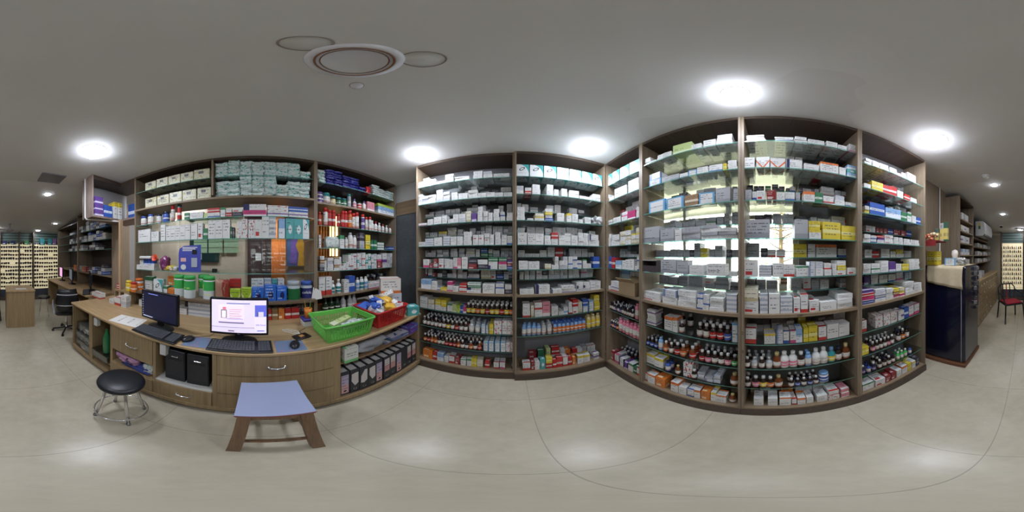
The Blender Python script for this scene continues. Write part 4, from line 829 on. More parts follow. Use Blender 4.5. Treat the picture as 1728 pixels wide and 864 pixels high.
bott(l0, VL - .01, 235, -.462, ('jar', 'clear', 'orange', 'orange'), .17, 'plastic_jar', 'clear jar with orange lid and label at left ledge end', 'jar')
j = bott(l0, VL - .03, 495, -.462, ('jar', 'clear', 'clear', 'dgreen'), .21, 'plastic_jar', 'clear jar with green label beside the blue cartons', 'jar')
txt(j, 'VICKS', .17, (0, -.36, .50), (R(90), 0, 0), mat('letter_white', (235, 235, 230), .5)) if False else None
j = bott(l0, VL + .0, 517, -.462, ('jar', 'clear', 'blue', 'cof'), .20, 'plastic_jar', 'clear jar with navy label and blue lid at the right ledge end', 'jar')
M_lw = mat('letter_white', (238, 238, 234), .5); M_ln = mat('letter_navy', (36, 40, 110), .5); M_lk = mat('letter_dark', (40, 40, 46), .6)
j.rotation_euler = (0, 0, R(90) + R(-14)); txt(j, 'cofsils', .19, (0, -.345, .44), (R(90), 0, 0), M_lw)
for i, (px, b, c, l, h, s) in enumerate(((243, 'white', 'blue', 'white', .12, 'jar'), (255, 'white', 'blue', 'white', .13, 'jar'), (269, 'white', 'navy', 'white', .11, 'jar'), (281, 'blue', 'navy', 'blue', .13, 'jar'))):
    bott(l0, VL + .03, px, .396, (s, b, c, l), h, 'plastic_jar', '%s jar with %s lid, %s on the jar shelf above desk' % (l, c, ordn(i)), 'jar', 'jars above the desk')
bott(l0, VL + .03, 292, .396, ('can', 'red', 'red', 'white'), .19, 'tall_can', 'tall red and white can on the jar shelf', 'can'); bott(l0, VL + .03, 303, .396, ('can', 'teal', 'deepgreen', 'red'), .205, 'tall_can', 'tall can with dark lid and red label', 'can')
for i, (px, b, c, l, h, s) in enumerate(((538, 'white', 'purple', 'purple', .14, 'jar'), (550, 'teal', 'teal', 'white', .14, 'jar'), (561, 'dark', 'teal', 'beige', .11, 'jar'), (571, 'dark', 'teal', 'green', .105, 'jar'), (580, 'green', 'teal', 'green', .105, 'jar'), (589, 'silver', 'teal', 'silver', .18, 'can'), (598, 'white', 'purple', 'pink', .13, 'syrup'), (606, 'white', 'deepgreen', 'red', .10, 'jar'), (614, 'white', 'purple', 'white', .13, 'syrup'))):
    bott(l0, VL + .03, px, .583, (s, b, c, l), h, 'plastic_jar', '%s container with %s lid, %s on the upper wooden shelf' % (l, c, ordn(i)), 'jar', 'jars above the red cans')
for i, (px, h, lab_) in enumerate(((539, .15, 'red'), (549, .21, 'white'), (556, .19, 'red'), (563, .19, 'red'), (571, .155, 'red'), (578, .20, 'red'), (583, .20, 'red'), (590, .22, 'orange'), (596, .19, 'white'), (602, .21, 'white'), (612, .20, 'purple'), (618, .17, 'white'), (624, .18, 'white'))):
    bott(l0, VL + .02, px, .327, ('can', 'red' if i < 10 else 'white', 'red', lab_), h, 'spray_can', 'spray can with red cap and %s label, %s in the red row' % (lab_, ordn(i)), 'spray can', 'red spray cans')
for i, px in enumerate((628, 634, 640, 646, 652, 658)):
    bott(l0, VL + .02, px, .327, ('syrup', 'white', 'red' if i % 2 else 'white', 'white'), .14 - .008 * i, 'handwash_pouch', 'white pouch bottle with red print, %s after the spray cans' % ordn(i), 'bottle', 'white bottles with red print')
for i, (px, b, c, l, h, s) in enumerate(((561, 'white', 'white', 'teal', .15, 'syrup'), (571, 'white', 'white', 'teal', .16, 'syrup'), (603, 'white', 'silver', 'sky', .16, 'talc'), (610, 'white', 'white', 'teal', .165, 'talc'), (617, 'white', 'white', 'sky', .165, 'talc'))):
    bott(l0, VL + .02, px, -.425, (s, b, c, l), h, 'lotion_bottle', 'white lotion bottle with %s label, %s along the lower wooden shelf' % (l, ordn(i)), 'bottle', 'lotion bottles')
for i, px in enumerate((584, 591, 598)):
    bott(l0, VL + .02, px, .085, ('talc', 'white', 'silver', 'white'), [.13, .19, .16][i], 'talc_bottle', 'white talc bottle, %s on the toiletries shelf' % ordn(i), 'bottle', 'talc bottles')
for i, px in enumerate((549, 559, 569, 579, 590, 597)):
    bott(l0, VL + .05, px, -.64, ('syrup', 'deepgreen' if i < 3 else 'silver', 'navy' if i < 3 else 'silver', 'deepgreen' if i < 3 else 'silver'), .17, 'desk_bottle', '%s bottle, %s under the lower wooden shelf' % ('dark green' if i < 3 else 'silver', ordn(i)), 'bottle', 'bottles behind the green basket')
o = place(WPO[0], 'plastic_packet', (*W(l0, U(l0, VL + .08, 560), VL + .09), H + .0855), R(90), (.17, .1, .13), 'crinkled clear packet standing on the toiletries shelf', 'packet')
brow(l0, VL + .1, -.425, 'basket-side unit', 'lower wooden shelf', '622,652,2,.17,gad', depth=.2)
o = place(cube_mesh('P'), 'bottle_tray', (*W(l0, U(l0, VL + .03, 633), VL + .035), H - .4245), R(90), (.22, .1, .06), 'white tray with pink print holding dark bottles', 'tray')
# row between glass shelves: tray with inhaler boxes, funnel, poster, bags, black box
t = thing('display_tray', 'white cardboard tray holding upright blue packs', 'tray', (*W(l0, U(l0, VL + .06, 248), VL + .07), H - .1705), R(90))
mb = MB()
for a in ((-.14,.14,-.05,.05,0,.004), (-.14,.14,-.05,-.046,.004,.06), (-.14,.14,.046,.05,.004,.10), (-.14,-.136,-.046,.046,.004,.06), (.136,.14,-.046,.046,.004,.08)): mb.box(*a)
mb.build('tray', PK['w'][1], t)
for i in range(4):
    place(cube_mesh('b' if i else 'P'), 'blue_pack', (*W(l0, U(l0, VL + .06, 248) - .098 + i * .062, VL + .07), H - .166), R(90), (.056, .05, .13 if i else .11), 'upright %s pack, %s in the white cardboard tray' % ('blue' if i else 'pink and white', ordn(i)), 'pack', 'packs in the white tray')
t = thing('funnel', 'small orange funnel shaped cup above the white tray', 'cup', (*W(l0, U(l0, VL + .06, 262), VL + .07), H - .03), R(90)); t.rotation_euler = (R(70), 0, R(90))
mb = MB(); mb.lathe([(.012,-.05),(.014,-.01),(.045,.03),(.043,.031),(.012,-.005)], 18, caps=False); mb.build('cone', mat('funnel_orange', (214, 84, 48), .4), t)
x, y = W(l0, U(l0, VL + .06, 246), VL + .07)
mb = MB(); mb.bevbox(-.09, .09, -.035, .035, 0, .035, .008); o = mb.build('white_device', M_white, None, (x, y, H - .035)); o.rotation_euler = (0, 0, R(90)); tag(o, 'flat white device lying on top of the blue packs', 'device')
t = thing('display_card', 'blue cardboard display stand picturing a grey glucose meter', 'display', (*W(l0, U(l0, VL + .05, 320), VL + .05), H - .1705), R(90) + .12)
cw = .125
mb = MB(); mb.prism([(-cw, 0), (cw, 0), (cw, .29), (-cw + .06, .28), (-cw + .01, .25), (-cw, .2)], -.002, .002, 0, Matrix.Rotation(R(90), 4, 'X')); mb.build('card', mat('display_blue', (74, 84, 176), .4), t)
mb = MB(); mb.bevbox(.02, .085, -.008, -.0025, .05, .15, .002); mb.build('meter_picture', mat('meter_grey', (176, 182, 196), .4), t)
mb = MB(); mb.box(.03, .08, -.006, -.003, .19, .235); mb.build('meter_screen', M_black, t); mb = MB(); mb.box(-.1, -.04, -.005, -.0025, .11, .15); mb.build('price_sticker', mat('sticker_pink', (224, 180, 176), .5), t)
mb = MB(); mb.lathe([(.03, -.001), (.03, .001)], 20, M=Matrix.Translation((-.07, -.004, .05)) @ Matrix.Rotation(R(90), 4, 'X')); mb.build('round_picture', M_white, t)
for k in range(3):
    mb = MB(); mb.box(-.08 - .0, .085 - .02 * k, -.0045, -.0025, .258 - k * .016, .266 - k * .016); mb.build('print_line', M_lw, t)
for i, (px, c, s) in enumerate(((276, (130, 60, 110), (.09, .1, .16)), (285, (216, 190, 70), (.12, .1, .06)), (293, (196, 196, 200), (.10, .1, .05)))):
    x, y = W(l0, U(l0, VL + .06, px), VL + .1)
    place(soft_mesh('snack_bag', mat('bag_%d' % i, c, .3, var=.3, vs=20), 20 + i, .12, .2), 'plastic_bag', (x, y, H - .1705), R(90), s, ['crumpled purple bag', 'crumpled yellow bag', 'crumpled grey bag'][i] + ' beside the blue display stand', 'bag')
mb = MB(); mb.bevbox(-.025, .025, -.02, .02, 0, .04, .004); o = mb.build('black_box', M_black, None, (*W(l0, U(l0, VL + .06, 362), VL + .07), H - .1705)); o.rotation_euler = (0, 0, R(90)); tag(o, 'tiny black box alone on the glass shelf', 'box')
for i, (px, c, w_) in enumerate(((366 + 6, (170, 130, 110), .10), (381, (150, 60, 50), .07))):
    x, y = W(l0, U(l0, VL + .02, px), VL + .04)
    place(soft_mesh('wrapped_pack', mat('wrap_%d' % i, c, .2, var=.35, vs=25), 30 + i, .06, .1), 'wrapped_pack', (x, y, H - .4615), R(90), (w_, .08, .22), ['brown plastic wrapped pack', 'dark red plastic wrapped pack'][i] + ' beside the green lidded tins', 'pack')
x, y = W(l0, U(l0, VL - .03, 534), VL - .02)
t = MB(); t.prism([(-.05, 0), (.06, .02), (.05, .10), (-.03, .14)], -.001, .001, 0, Matrix.Rotation(R(90), 4, 'X')); o = t.build('folded_paper', M_paper, None, (x, y, H - .4615)); o.rotation_euler = (R(-8), 0, R(90 - 25)); tag(o, 'white folded paper leaning against the post', 'paper')

# ---------------------------------------------------------------- room behind the glass
def uw(px, v_=2.6): return U(-90, v_, px)
def backpanel(name, lab, cat, px0, px1, z0, z1, m, v_=2.595, th=.02):
    mb = MB(); t = thing(name, lab, cat, (-v_, (uw(px0) + uw(px1)) / 2, H + z0), R(90)); w_ = abs(uw(px1) - uw(px0)) / 2
    mb.box(-w_, w_, -th, 0, 0, z1 - z0); mb.build('panel', m, t); return t, w_
d = MB(); d.box(-2.6, -2.56, uw(418), uw(457), 0, H + .7); o = struct('door_2', d, mat('door_brown', (70, 52, 50), .35, var=.1))
mb = MB(); mb.box(-.045, .045, -.001, 0, 0, .11); o = mb.build('paper_notice', M_paper, None, (-2.559, uw(436), H - .07)); o.rotation_euler = (0, 0, R(90)); tag(o, 'white paper notice stuck on the dark brown door', 'notice')
mb = MB(); mb.box(-2.6, -2.58, uw(299), uw(304), 0, H + .7); struct('trim_2', mb, mat('cream_trim', (214, 200, 180), .4))
t, w_ = backpanel('notice_board', 'dark green board with rows of pale picture cards', 'board', 321, 370, -.10, .36, mat('board_green', (28, 54, 50), .4))
for r_ in range(3):
    for k in range(3):
        mb = MB(); x0 = -w_ + .08 + k * .26; mb.box(x0, x0 + .235, -.024, -.021, .43 - .10 - r_ * .09, .43 - .02 - r_ * .09); mb.build('card', mat('card_green', (150, 176, 140), .5, var=.3, vs=40), t)
mb = MB(); mb.box(-w_ - .03, -w_ + .22, -.03, -.021, .04, .14); mb.build('white_label', M_white, t)
def curtain(px0, px1, z0, z1, lab):
    mb = MB(); a, b = uw(px0, 2.5), uw(px1, 2.5); n = 90
    for k in range(n + 1):
        u = a + (b - a) * k / n; dx = .022 * math.sin(k * 1.1) + .01 * math.sin(k * .37)
        mb.v += [(-2.5 + dx, u, z0), (-2.5 + dx, u, z1)]
    for k in range(n): mb.face([2*k, 2*k+2, 2*k+3, 2*k+1], 0, None, True)
    o = mb.build('curtain', mat('curtain_orange', (206, 132, 52), .7, var=.25, vs=30), None); m_ = o.modifiers.new('thickness', 'SOLIDIFY'); m_.thickness = .003; tag(o, lab, 'curtain', 'orange curtains behind the shelves'); o.location = (0, 0, 0)
curtain(458, 482, .02, H + .72, 'orange curtain hanging beside the dark brown door'); curtain(531, 556, .02, H + .72, 'orange curtain with daylight slits behind the basket-side unit')
t, w_ = backpanel('wall_picture', 'tall blue painting of a yellow robed figure behind glass', 'picture', 483, 517, -.16, .45, mat('painting_blue', (88, 110, 160), .4, var=.5, vs=9), 2.55)
mb = MB(); mb.prism([(0, 0), (.13, .0), (.10, .2), (.12, .34), (.07, .45), (.02, .45), (-.03, .33), (.02, .2)], .022, .026, 0, Matrix.Rotation(R(90), 4, 'X')); mb.build('robed_figure', mat('robe_yellow', (214, 160, 56), .5, var=.3, vs=14), t)
mb = MB(); mb.prism([(-.12, .05), (-.02, .02), (0, .3), (-.04, .5), (-.10, .4)], .021, .024, 0, Matrix.Rotation(R(90), 4, 'X')); mb.build('shawl', mat('shawl_purple', (130, 100, 180), .5, var=.3, vs=14), t)
mb = MB()
mb.box(-2.60, -2.585, uw(517), uw(531), 0, H + .75); struct('trim_3', mb, M_backd)
for k, px in enumerate((556.5, 562, 568)):
    mb = MB(); mb.box(-2.598, -2.592, uw(px) - .018, uw(px) + .018, H - .2, H + .75); o = struct('window_%d' % (k + 2), mb, emis('daylight_slit', (255, 214, 150), 2.2))
mb = MB(); mb.box(-2.60, -2.59, uw(574), uw(665), 0, ZT - .1); struct('trim_4', mb, M_backd)
# ---------------------------------------------------------------- the desk
DX0, DX1 = -.93, -1.92       # front edge and wall side
t = thing('shop_desk', 'long wooden counter desk with drawers, cubbies and open file bay', 'desk', (-.93, 0, 0))
def dp(name, x0, x1, y0, y1, z0, z1, m, par=None):
    mb = MB(); mb.box(x0 + .93, x1 + .93, y0, y1, z0, z1); return mb.build(name, m, par or t)
mb = MB(); mb.bevbox(-1.90 + .93, 0.0, -2.0, 1.49, DZ - .028, DZ, .006); mb.build('desktop', M_desk, t)
f = -.955
for y0, y1 in ((-2.0, -1.975), (-1.57, -1.50), (-1.19, -1.155), (-.70, -.676), (-.263, -.235), (.492, .545), (1.462, 1.488)):
    dp('upright', -1.5, f, y0, y1, .045, DZ - .028, M_deskf)
dp('base_board', -1.5, f - .0, -1.975, 1.462, .08, .10, wood('base_wood', (146, 122, 90), 'y', .45))
dp('plinth', -.99, -.97, -2.0, 1.488, 0, .08, M_plinth)
dp('back_board', -1.53, -1.50, -2.0, 1.488, .05, DZ - .028, M_deskf)
dp('skirting_lip', f, f + .012, -1.99, 1.486, .05, .10, M_deskf)
def pull(par, yc, z, w=.075):
    mb = MB(); pts = [(f + .016 + .93, yc - w, z), (f + .034 + .93, yc - w * .8, z - .002), (f + .030 + .93, yc - w * .4, z - .008), (f + .034 + .93, yc, z - .01), (f + .030 + .93, yc + w * .4, z - .008), (f + .034 + .93, yc + w * .8, z - .002), (f + .016 + .93, yc + w, z)]
    mb.tube(pts, .0062, 8); mb.build('handle', M_chrome, par)
def drawer(y0, y1, z0, z1, hy=None, hz=None, w=.06):
    o = dp('drawer', f - .018, f + .006, y0 + .003, y1 - .003, z0 + .003, z1 - .003, M_deskf)
    if hy is not None: pull(o, hy, hz, w)
    dp_ = None; return o
drawer(-1.155, -.70, .455, DZ - .03, -.90, .60); drawer(-1.155, -.70, .10, .27)
drawer(-.676, -.263, .10, .30, -.45, .21, .05)
drawer(-.235, .492, .53, DZ - .03, .12, .635, .05); drawer(-.235, .492, .31, .525); drawer(-.235, .492, .10, .305)
dp('shelf', -1.5, f, -1.155, -.70, .44, .452, M_deskf) if False else None
dp('shelf', -1.5, f, -1.155, -.70, .27, .285, M_deskf); dp('shelf', -1.5, f, -.676, -.263, .30, .315, mat('white_laminate', (220, 220, 214), .3))
dp('shelf', -1.5, f, .545, 1.462, .535, .552, wood('bay_shelf', (140, 112, 84), 'y', .45)); dp('shelf', -1.5, f, -1.50, -1.19, .19, .20, M_deskf)
# PC towers
for i, (yc, lab) in enumerate(((-.545, 'black computer tower standing left in the desk cubby'), (-.375, 'black computer tower standing right in the desk cubby'))):
    tw = thing('computer_tower', lab, 'computer', (-1.0, yc, .3155), 0, 'computer towers'); mb = MB(); mb.bevbox(-.36, 0, -.078, .078, 0, .335, .006); mb.build('case', mat('tower_black', (34, 36, 40), .5), tw)
    mb = MB(); mb.box(0, .003, -.07, .07, .06, .325); mb.build('front_panel', mat('tower_panel', (46, 48, 54), .45), tw)
    mb = MB(); mb.bevbox(.001, .006, -.025, .025, .27, .278, .001); mb.build('badge', M_chrome, tw); mb = MB(); mb.box(.003, .005, -.055, .055, .24, .262); mb.build('optical_drive', M_black, tw)
mb = MB(); mb.bevbox(-.03, .03, -.05, .05, 0, .13, .006); o = mb.build('power_adapter', M_white, None, (-1.0, -.645 + .0, .595 - .0)); tag(o, 'white adapter box hanging under the desk beside the towers', 'adapter'); o.location = (-.99, -.655 + .035, .60); o.scale = (1, .5, 1)
t2 = thing('folded_clothes', 'folded pink and blue cloths in the open cubby', 'cloth', (-1.10, -.93, .286))
place(soft_mesh('cloth_pink', mat('cloth_pink', (196, 150, 180), .9, var=.3, vs=12), 41, .08, .2), 'pink_cloth', (0.02, -.06, .05), 0, (.22, .24, .08), parent=t2)
place(soft_mesh('cloth_blue', mat('cloth_blue', (70, 80, 150), .9, var=.4, vs=10), 42, .08, .2), 'blue_cloth', (0, .03, 0), 0, (.24, .30, .07), parent=t2)
place(WPO[1], 'plastic_bag', (-1.04, -.765, .286), 0, (.12, .10, .13), 'white crumpled bag beside the folded cloths', 'bag')
# plastic tubs and the green bottle
M_tub = glass('tub_plastic', (.86, .88, .88, 1), .2, .2)
for i, (x, y, z, s, lab) in enumerate(((-1.11, -1.77, .101, (.15, .2, .13), 'lowest clear plastic tub in the left cubby'), (-1.11, -1.77, .235, (.15, .2, .12), 'middle clear plastic tub in the left cubby'), (-1.12, -1.78, .36, (.14, .19, .12), 'topmost clear plastic tub in the left cubby'), (-1.06, -1.345, .2005, (.14, .15, .10), 'clear plastic tub with lid under the green bottle'))):
    tb = thing('plastic_tub', lab, 'tub', (x, y, z), 0, 'clear plastic tubs')
    mb = MB(); a, b, h = s[0], s[1], s[2] - .008
    for q in ((-a, a, -b, b, 0, .003), (-a, a, -b, -b + .003, .003, h), (-a, a, b - .003, b, .003, h), (-a, -a + .003, -b + .003, b - .003, .003, h), (a - .003, a, -b + .003, b - .003, .003, h)): mb.box(*[k * (.9 if j < 4 else 1) for j, k in enumerate(q)])
    mb.build('tub', M_tub, tb); mb = MB(); mb.bevbox(-a * .94, a * .94, -b * .94, b * .94, h, h + .007, .002); mb.build('lid', M_tub, tb)
    if i < 3:
        place(soft_mesh('tub_contents_%d' % i, mat('tub_stuff', (196, 194, 190), .5, var=.5, vs=30), 60 + i, .1, .25), 'contents', (0, 0, .004), 0, (a * 1.6, b * 1.6, h * .85), parent=tb)
gb = thing('green_bottle', 'large dark green plastic drinks bottle in the second cubby', 'bottle', (-1.00, -1.30, .3015))
mb = MB(); mb.lathe([(.035, 0), (.042, .01), (.044, .10), (.040, .13), (.044, .16), (.042, .2), (.028, .25), (.016, .28), (.014, .29)], 18); mb.build('body', mat('bottle_glass_green', (40, 120, 72), .12, spec=.8), gb)
mb = MB(); mb.lathe([(.016, .288), (.016, .305), (.014, .307)], 14); mb.build('cap', mat('cap_green', (30, 110, 60), .4), gb)
mb = MB(); mb.bevbox(-.025, .025, -.03, .03, 0, .10, .006); o = mb.build('wall_socket_box', M_white, None, (-.99, -1.46, .60)); tag(o, 'white charger box hanging below the desk top left', 'charger')
# files in the open bay
M_file = mat('file_black', (44, 48, 56), .45); P_flab = pack('file_label', (214, 210, 206), (206, 150, 150), 'split', tstr=.6); P_fpurp = pack('file_label_lilac', (188, 176, 204), (216, 168, 168), 'split', tstr=.6)
M_hole = mat('hole_dark', (12, 12, 14), .6); yy = .553
FL = ['lilac', 'torn', 'torn', 'torn', 'lilac', 'tall', 'tall', 'lilac', 'plain', 'tall', 'tall']
for i, kd in enumerate(FL):
    wd = .081 if i < 10 else .08; lean = rnd.uniform(-.01, .01)
    ft = thing('lever_arch_file', 'black lever arch file, %s from the left, with %s spine label' % (ordn(i), {'lilac': 'full lilac', 'torn': 'torn pale', 'tall': 'tall pale', 'plain': 'no'}[kd]), 'file', (-.965 - rnd.uniform(0, .012), yy + wd / 2, .1005), R(90), 'files in the open bay')
    mb = MB(); mb.box(-wd / 2 + .001, -wd / 2 + .004, 0, .28, 0, .315); mb.box(wd / 2 - .004, wd / 2 - .001, 0, .28, 0, .315); mb.box(-wd / 2 + .004, wd / 2 - .004, 0, .003, 0, .315); mb.build('cover', M_file, ft)
    mb = MB(); mb.box(-wd / 2 + .008, wd / 2 - .008, .02, .26, .01, .30); mb.build('papers', mat('paper_block', (206, 202, 196), .8), ft)
    if kd == 'lilac': mb = MB(); mb.box(-.03, .03, -.0012, 0, .02, .27); mb.build('spine_label', P_fpurp, ft)
    elif kd == 'torn':
        mb = MB(); q = .06 * (i % 2); mb.prism([(-.030, .11 + q), (.0, .10), (.030, .13), (.030, .27), (.005, .27), (-.028, .20 + q)], 0, .0012, 0, Matrix.Rotation(R(90), 4, 'X')); mb.build('spine_label', P_flab, ft)
    elif kd == 'tall': mb = MB(); mb.box(-.028, .030, -.0012, 0, .12, .285); mb.build('spine_label', P_flab, ft)
    mb = MB(); mb.lathe([(.012, 0), (.012, .0016)], 16, M=Matrix.Translation((0, -.0014, .055)) @ Matrix.Rotation(R(-90), 4, 'X')); mb.build('finger_hole', M_hole, ft)
    mb = MB(); mb.tube([(.013 * math.cos(a * .45), -.002, .055 + .013 * math.sin(a * .45)) for a in range(14)], .0018, 6, 0, True); mb.build('ring', M_chrome, ft)
    yy += wd + .0008
# things on the bay shelf
zs = .5525
mb = MB(); mb.box(-.09, .09, -.055, .055, 0, .145, 0, None, {}); o = mb.build('paper_carton', pack('paper_carton', (214, 216, 206), (120, 190, 120), 'band'), None, (-1.02, .62, zs)); tag(o, 'white and green paper carton under the green basket', 'carton')
place(soft_mesh('grey_bag', mat('bag_grey', (164, 166, 170), .3, var=.3, vs=8), 51, .1, .22), 'carrier_bag', (-1.10, .86, zs), 0, (.26, .28, .11), 'grey carrier bag with a red cross on the bay shelf', 'bag')
o = bpy.context.scene.objects['carrier_bag']
mb = MB(); M = Matrix.Rotation(.7, 4, 'Z')
mb.box(-.3, .3, -.05, .05, 1.0, 1.02, 0, M); M = Matrix.Rotation(-.7, 4, 'Z'); mb.box(-.3, .3, -.05, .05, 1.005, 1.025, 0, M); c = mb.build('red_cross', mat('cross_red', (180, 60, 60), .5), o); 
for i in range(5):
    mb = MB(); mb.bevbox(-.11, .11, -.15, .15, 0, .007, .002); o = mb.build('magazine', pack('mag_%d' % (i % 3), [(120, 130, 170), (200, 196, 204), (90, 120, 130)][i % 3], (60, 80, 130), 'blot'), None, (-1.08 + rnd.uniform(-.01, .01), 1.16 + .02 * i, zs + .0085 * i)); o.rotation_euler = (0, 0, rnd.uniform(-.12, .12)); tag(o, 'magazine, %s from bottom of the pile on bay shelf' % ordn(i), 'magazine', 'magazines on the bay shelf')
mb = MB(); mb.box(-.09, .09, -.07, .07, 0, .09); o = mb.build('purple_carton', pack('purple_carton', (104, 72, 156), (90, 110, 190), 'top', (220, 220, 240)), None, (-1.04, 1.385, zs)); tag(o, 'purple and blue carton at the far end of the bay shelf', 'carton')

# ---------------------------------------------------------------- computers on the desk
P_scr1 = mat('screen_dark', (22, 24, 44), .2, spec=.6)
def monitor(name, label, x, y, rz, w_, h_, zc, screen):
    t = thing(name, label, 'monitor', (x, y, DZ + .0005), rz); z0 = zc + H - h_ / 2 - DZ; z1 = z0 + h_
    mb = MB(); mb.bevbox(-w_ / 2, w_ / 2, 0, .03, z0, z1, .004); mb.box(-w_ * .3, w_ * .3, .03, .055, z0 + .04, z1 - .05); mb.build('bezel', mat('monitor_black', (28, 28, 36), .25), t)
    s_ = MB(); s_.box(-w_ / 2 + .014, w_ / 2 - .014, -.001, .001, z0 + .020, z1 - .013); sc_ = s_.build('screen', screen, t)
    mb = MB(); mb.bevbox(-.028, .028, .02, .045, .012, z0 + .06, .004); mb.build('neck', M_black, t)
    mb = MB(); mb.lathe([(.125, 0), (.122, .008), (.06, .018), (.03, .026)], 26, M=Matrix.Translation((0, .035, 0)) @ Matrix.Scale(.72, 4, (0, 1, 0))); mb.build('base', M_black, t)
    return t, sc_, z0, z1
t1, s1, z0, z1 = monitor('monitor', 'black monitor with a dark navy screen, left on the desk', -1.10, -.755, R(90) - .12, .39, .268, -.437, P_scr1)
s1.data.materials[0] = emis('screen_navy', (26, 28, 52), .25)
for k in range(9):
    mb = MB(); mb.box(-.178, -.172, -.0025, -.001, z1 - .05 - k * .022, z1 - .044 - k * .022); mb.build('desktop_icon', emis('icon_lit', (200, 206, 230), .35), t1)
mb = MB(); mb.box(-.11, .0, -.0025, -.001, z1 - .030, z1 - .024); mb.build('window_bar', emis('bar_lit', (110, 120, 190), .6), t1)
mb = MB(); mb.box(-.17, -.06, -.0025, -.001, z0 + .024, z0 + .030); mb.build('task_bar', emis('icon_lit', (200, 206, 230), .35), t1)
t2, s2, z0, z1 = monitor('monitor', 'black monitor with a bright lilac web page, centre of desk', -1.075, -.115, R(90) + .0, .395, .282, -.430, emis('screen_page', (224, 213, 236), .43))
def sp(name, x0, x1, za, zb, c, st=.8, y=-.0022):
    mb = MB(); mb.box(x0, x1, y, -.0008, z0 + za, z0 + zb); mb.build(name, emis('lit_%d_%d_%d' % c, c, st * .55), t2)
sp('page_card', -.135, .035, .115, .232, (236, 220, 240)); sp('picture_head', -.107, -.085, .20, .218, (226, 120, 140), .8, -.003); sp('picture_body', -.118, -.08, .135, .198, (96, 80, 96), .5, -.003); sp('picture_coat', -.113, -.085, .138, .192, (240, 232, 244), .85, -.0035)
for k in range(5): sp('text_line', -.062, .022 - .008 * (k % 3), .200 - k * .016, .2025 - k * .016, (190, 110, 130), .6, -.003)
sp('rule', -.08, .03, .128, .131, (110, 110, 200), .8, -.003); sp('headline', -.135, .035, .096, .103, (90, 80, 120), .5, -.003); sp('footline', -.183, .105, .062, .064, (110, 100, 130), .6, -.003)
sp('button', -.07, -.03, .030, .038, (120, 110, 130), .5, -.003); sp('advert', .108, .183, .15, .235, (96, 104, 206), .8); sp('advert_card', .108, .183, .022, .15, (226, 216, 244), .85)
for za, r_ in ((.235, .036), (.172, .034)):
    mb = MB(); mb.lathe([(r_, -.003), (r_, -.0022)], 24, M=Matrix.Translation((.146, 0, z0 + za - (.018 if r_ > .035 else 0))) @ Matrix.Rotation(R(-90), 4, 'X') @ Matrix.Rotation(R(180), 4, 'X')); 
    if r_ < .035: mb.build('advert_disc', emis('lit_disc', (232, 226, 246), .85), t2)
sp('device_picture', .125, .165, .152, .186, (214, 206, 226), .8, -.0045); sp('device_edge', .125, .130, .152, .186, (50, 50, 80), .5, -.005); sp('link_bar', .122, .170, .036, .042, (80, 90, 200), .7, -.003); sp('top_bar', -.08, .075, .243, .248, (70, 96, 160), .7, -.003)
txt(t2, 'MR Panel', .017, (.146, -.0035, z0 + .085), (R(90), 0, 0), emis('lit_letters', (70, 74, 200), .7)); txt(t2, 'DELL', .010, (0, -.0008, z0 + .010), (R(90), 0, 0), mat('logo_grey', (180, 180, 190), .4))
def keyboard(label, x, y, rz, w_=.40, d_=.15):
    t = thing('keyboard', label, 'keyboard', (x, y, DZ + .0005), rz, 'keyboards on the desk')
    mb = MB(); M = Matrix.Rotation(R(4), 4, 'X'); mb.bevbox(-w_ / 2, w_ / 2, -d_ / 2, d_ / 2, 0.004, .018, .005, 0, M); mb.build('case', mat('keyboard_black', (20, 21, 24), .4), t)
    mbs = (MB(), MB()); rws = 6; cols = 20
    for r_ in range(rws):
        for c in range(cols):
            if r_ == 0 and 5 <= c <= 10:
                if c > 5: continue
                x0 = -w_ / 2 + .012 + c * (w_ - .024) / cols; x1 = x0 + 6 * (w_ - .024) / cols - .003
            else:
                x0 = -w_ / 2 + .012 + c * (w_ - .024) / cols; x1 = x0 + (w_ - .024) / cols - .003
            if c == 15: continue
            mb = mbs[c > 15]; y0 = -d_ / 2 + .014 + r_ * (d_ - .03) / rws; mb.box(x0, x1, y0, y0 + (d_ - .03) / rws - .003, .018, .0225, 0, M)
    mbs[0].build('keys', mat('key_grey', (76, 78, 84), .5), t); mbs[1].build('number_keys', mat('key_grey', (76, 78, 84), .5), t)
keyboard('black keyboard in front of the dark screened monitor', -1.005, -.70, R(90) - .06); keyboard('black keyboard in front of the bright screened monitor', -1.01, -.10, R(90))
def mouse(label, x, y, rz, z=DZ + .0025):
    t = thing('computer_mouse', label, 'mouse', (x, y, z), rz, 'computer mice'); mb = MB()
    prof = [(.030, 0), (.033, .008), (.030, .02), (.018, .031), (.0005, .034)]
    mb.lathe(prof, 18, M=Matrix.Scale(1.65, 4, (0, 1, 0))); mb.build('shell', mat('mouse_black', (34, 34, 40), .25), t)
    mb = MB(); mb.bevbox(-.003, .003, .022, .036, .026, .032, .001); mb.build('wheel', mat('wheel_grey', (90, 90, 96), .4), t)
    mb = MB(); mb.tube([(0, .05, .01), (.01, .09, .004), (.05, .16, .003), (.03, .24, .003), (.08, .30, .003)], .0018, 6); mb.build('cable', M_black, t)
def mpad(label, x, y, rz, w_, d_):
    mb = MB(); mb.bevbox(-w_ / 2, w_ / 2, -d_ / 2, d_ / 2, 0, .002, .0008); o = mb.build('mouse_mat', pack('mat_print', (110, 130, 160), (150, 120, 150), 'blot', tstr=0), None, (x, y, DZ + .0003)); o.rotation_euler = (0, 0, rz); tag(o, label, 'mouse mat', 'printed mouse mats')
mpad('blue printed mat between the two keyboards', -1.03, -.39, R(90) + .1, .17, .16); mpad('blue grey mouse mat beside the green basket', -1.02, .215, R(90), .19, .16)
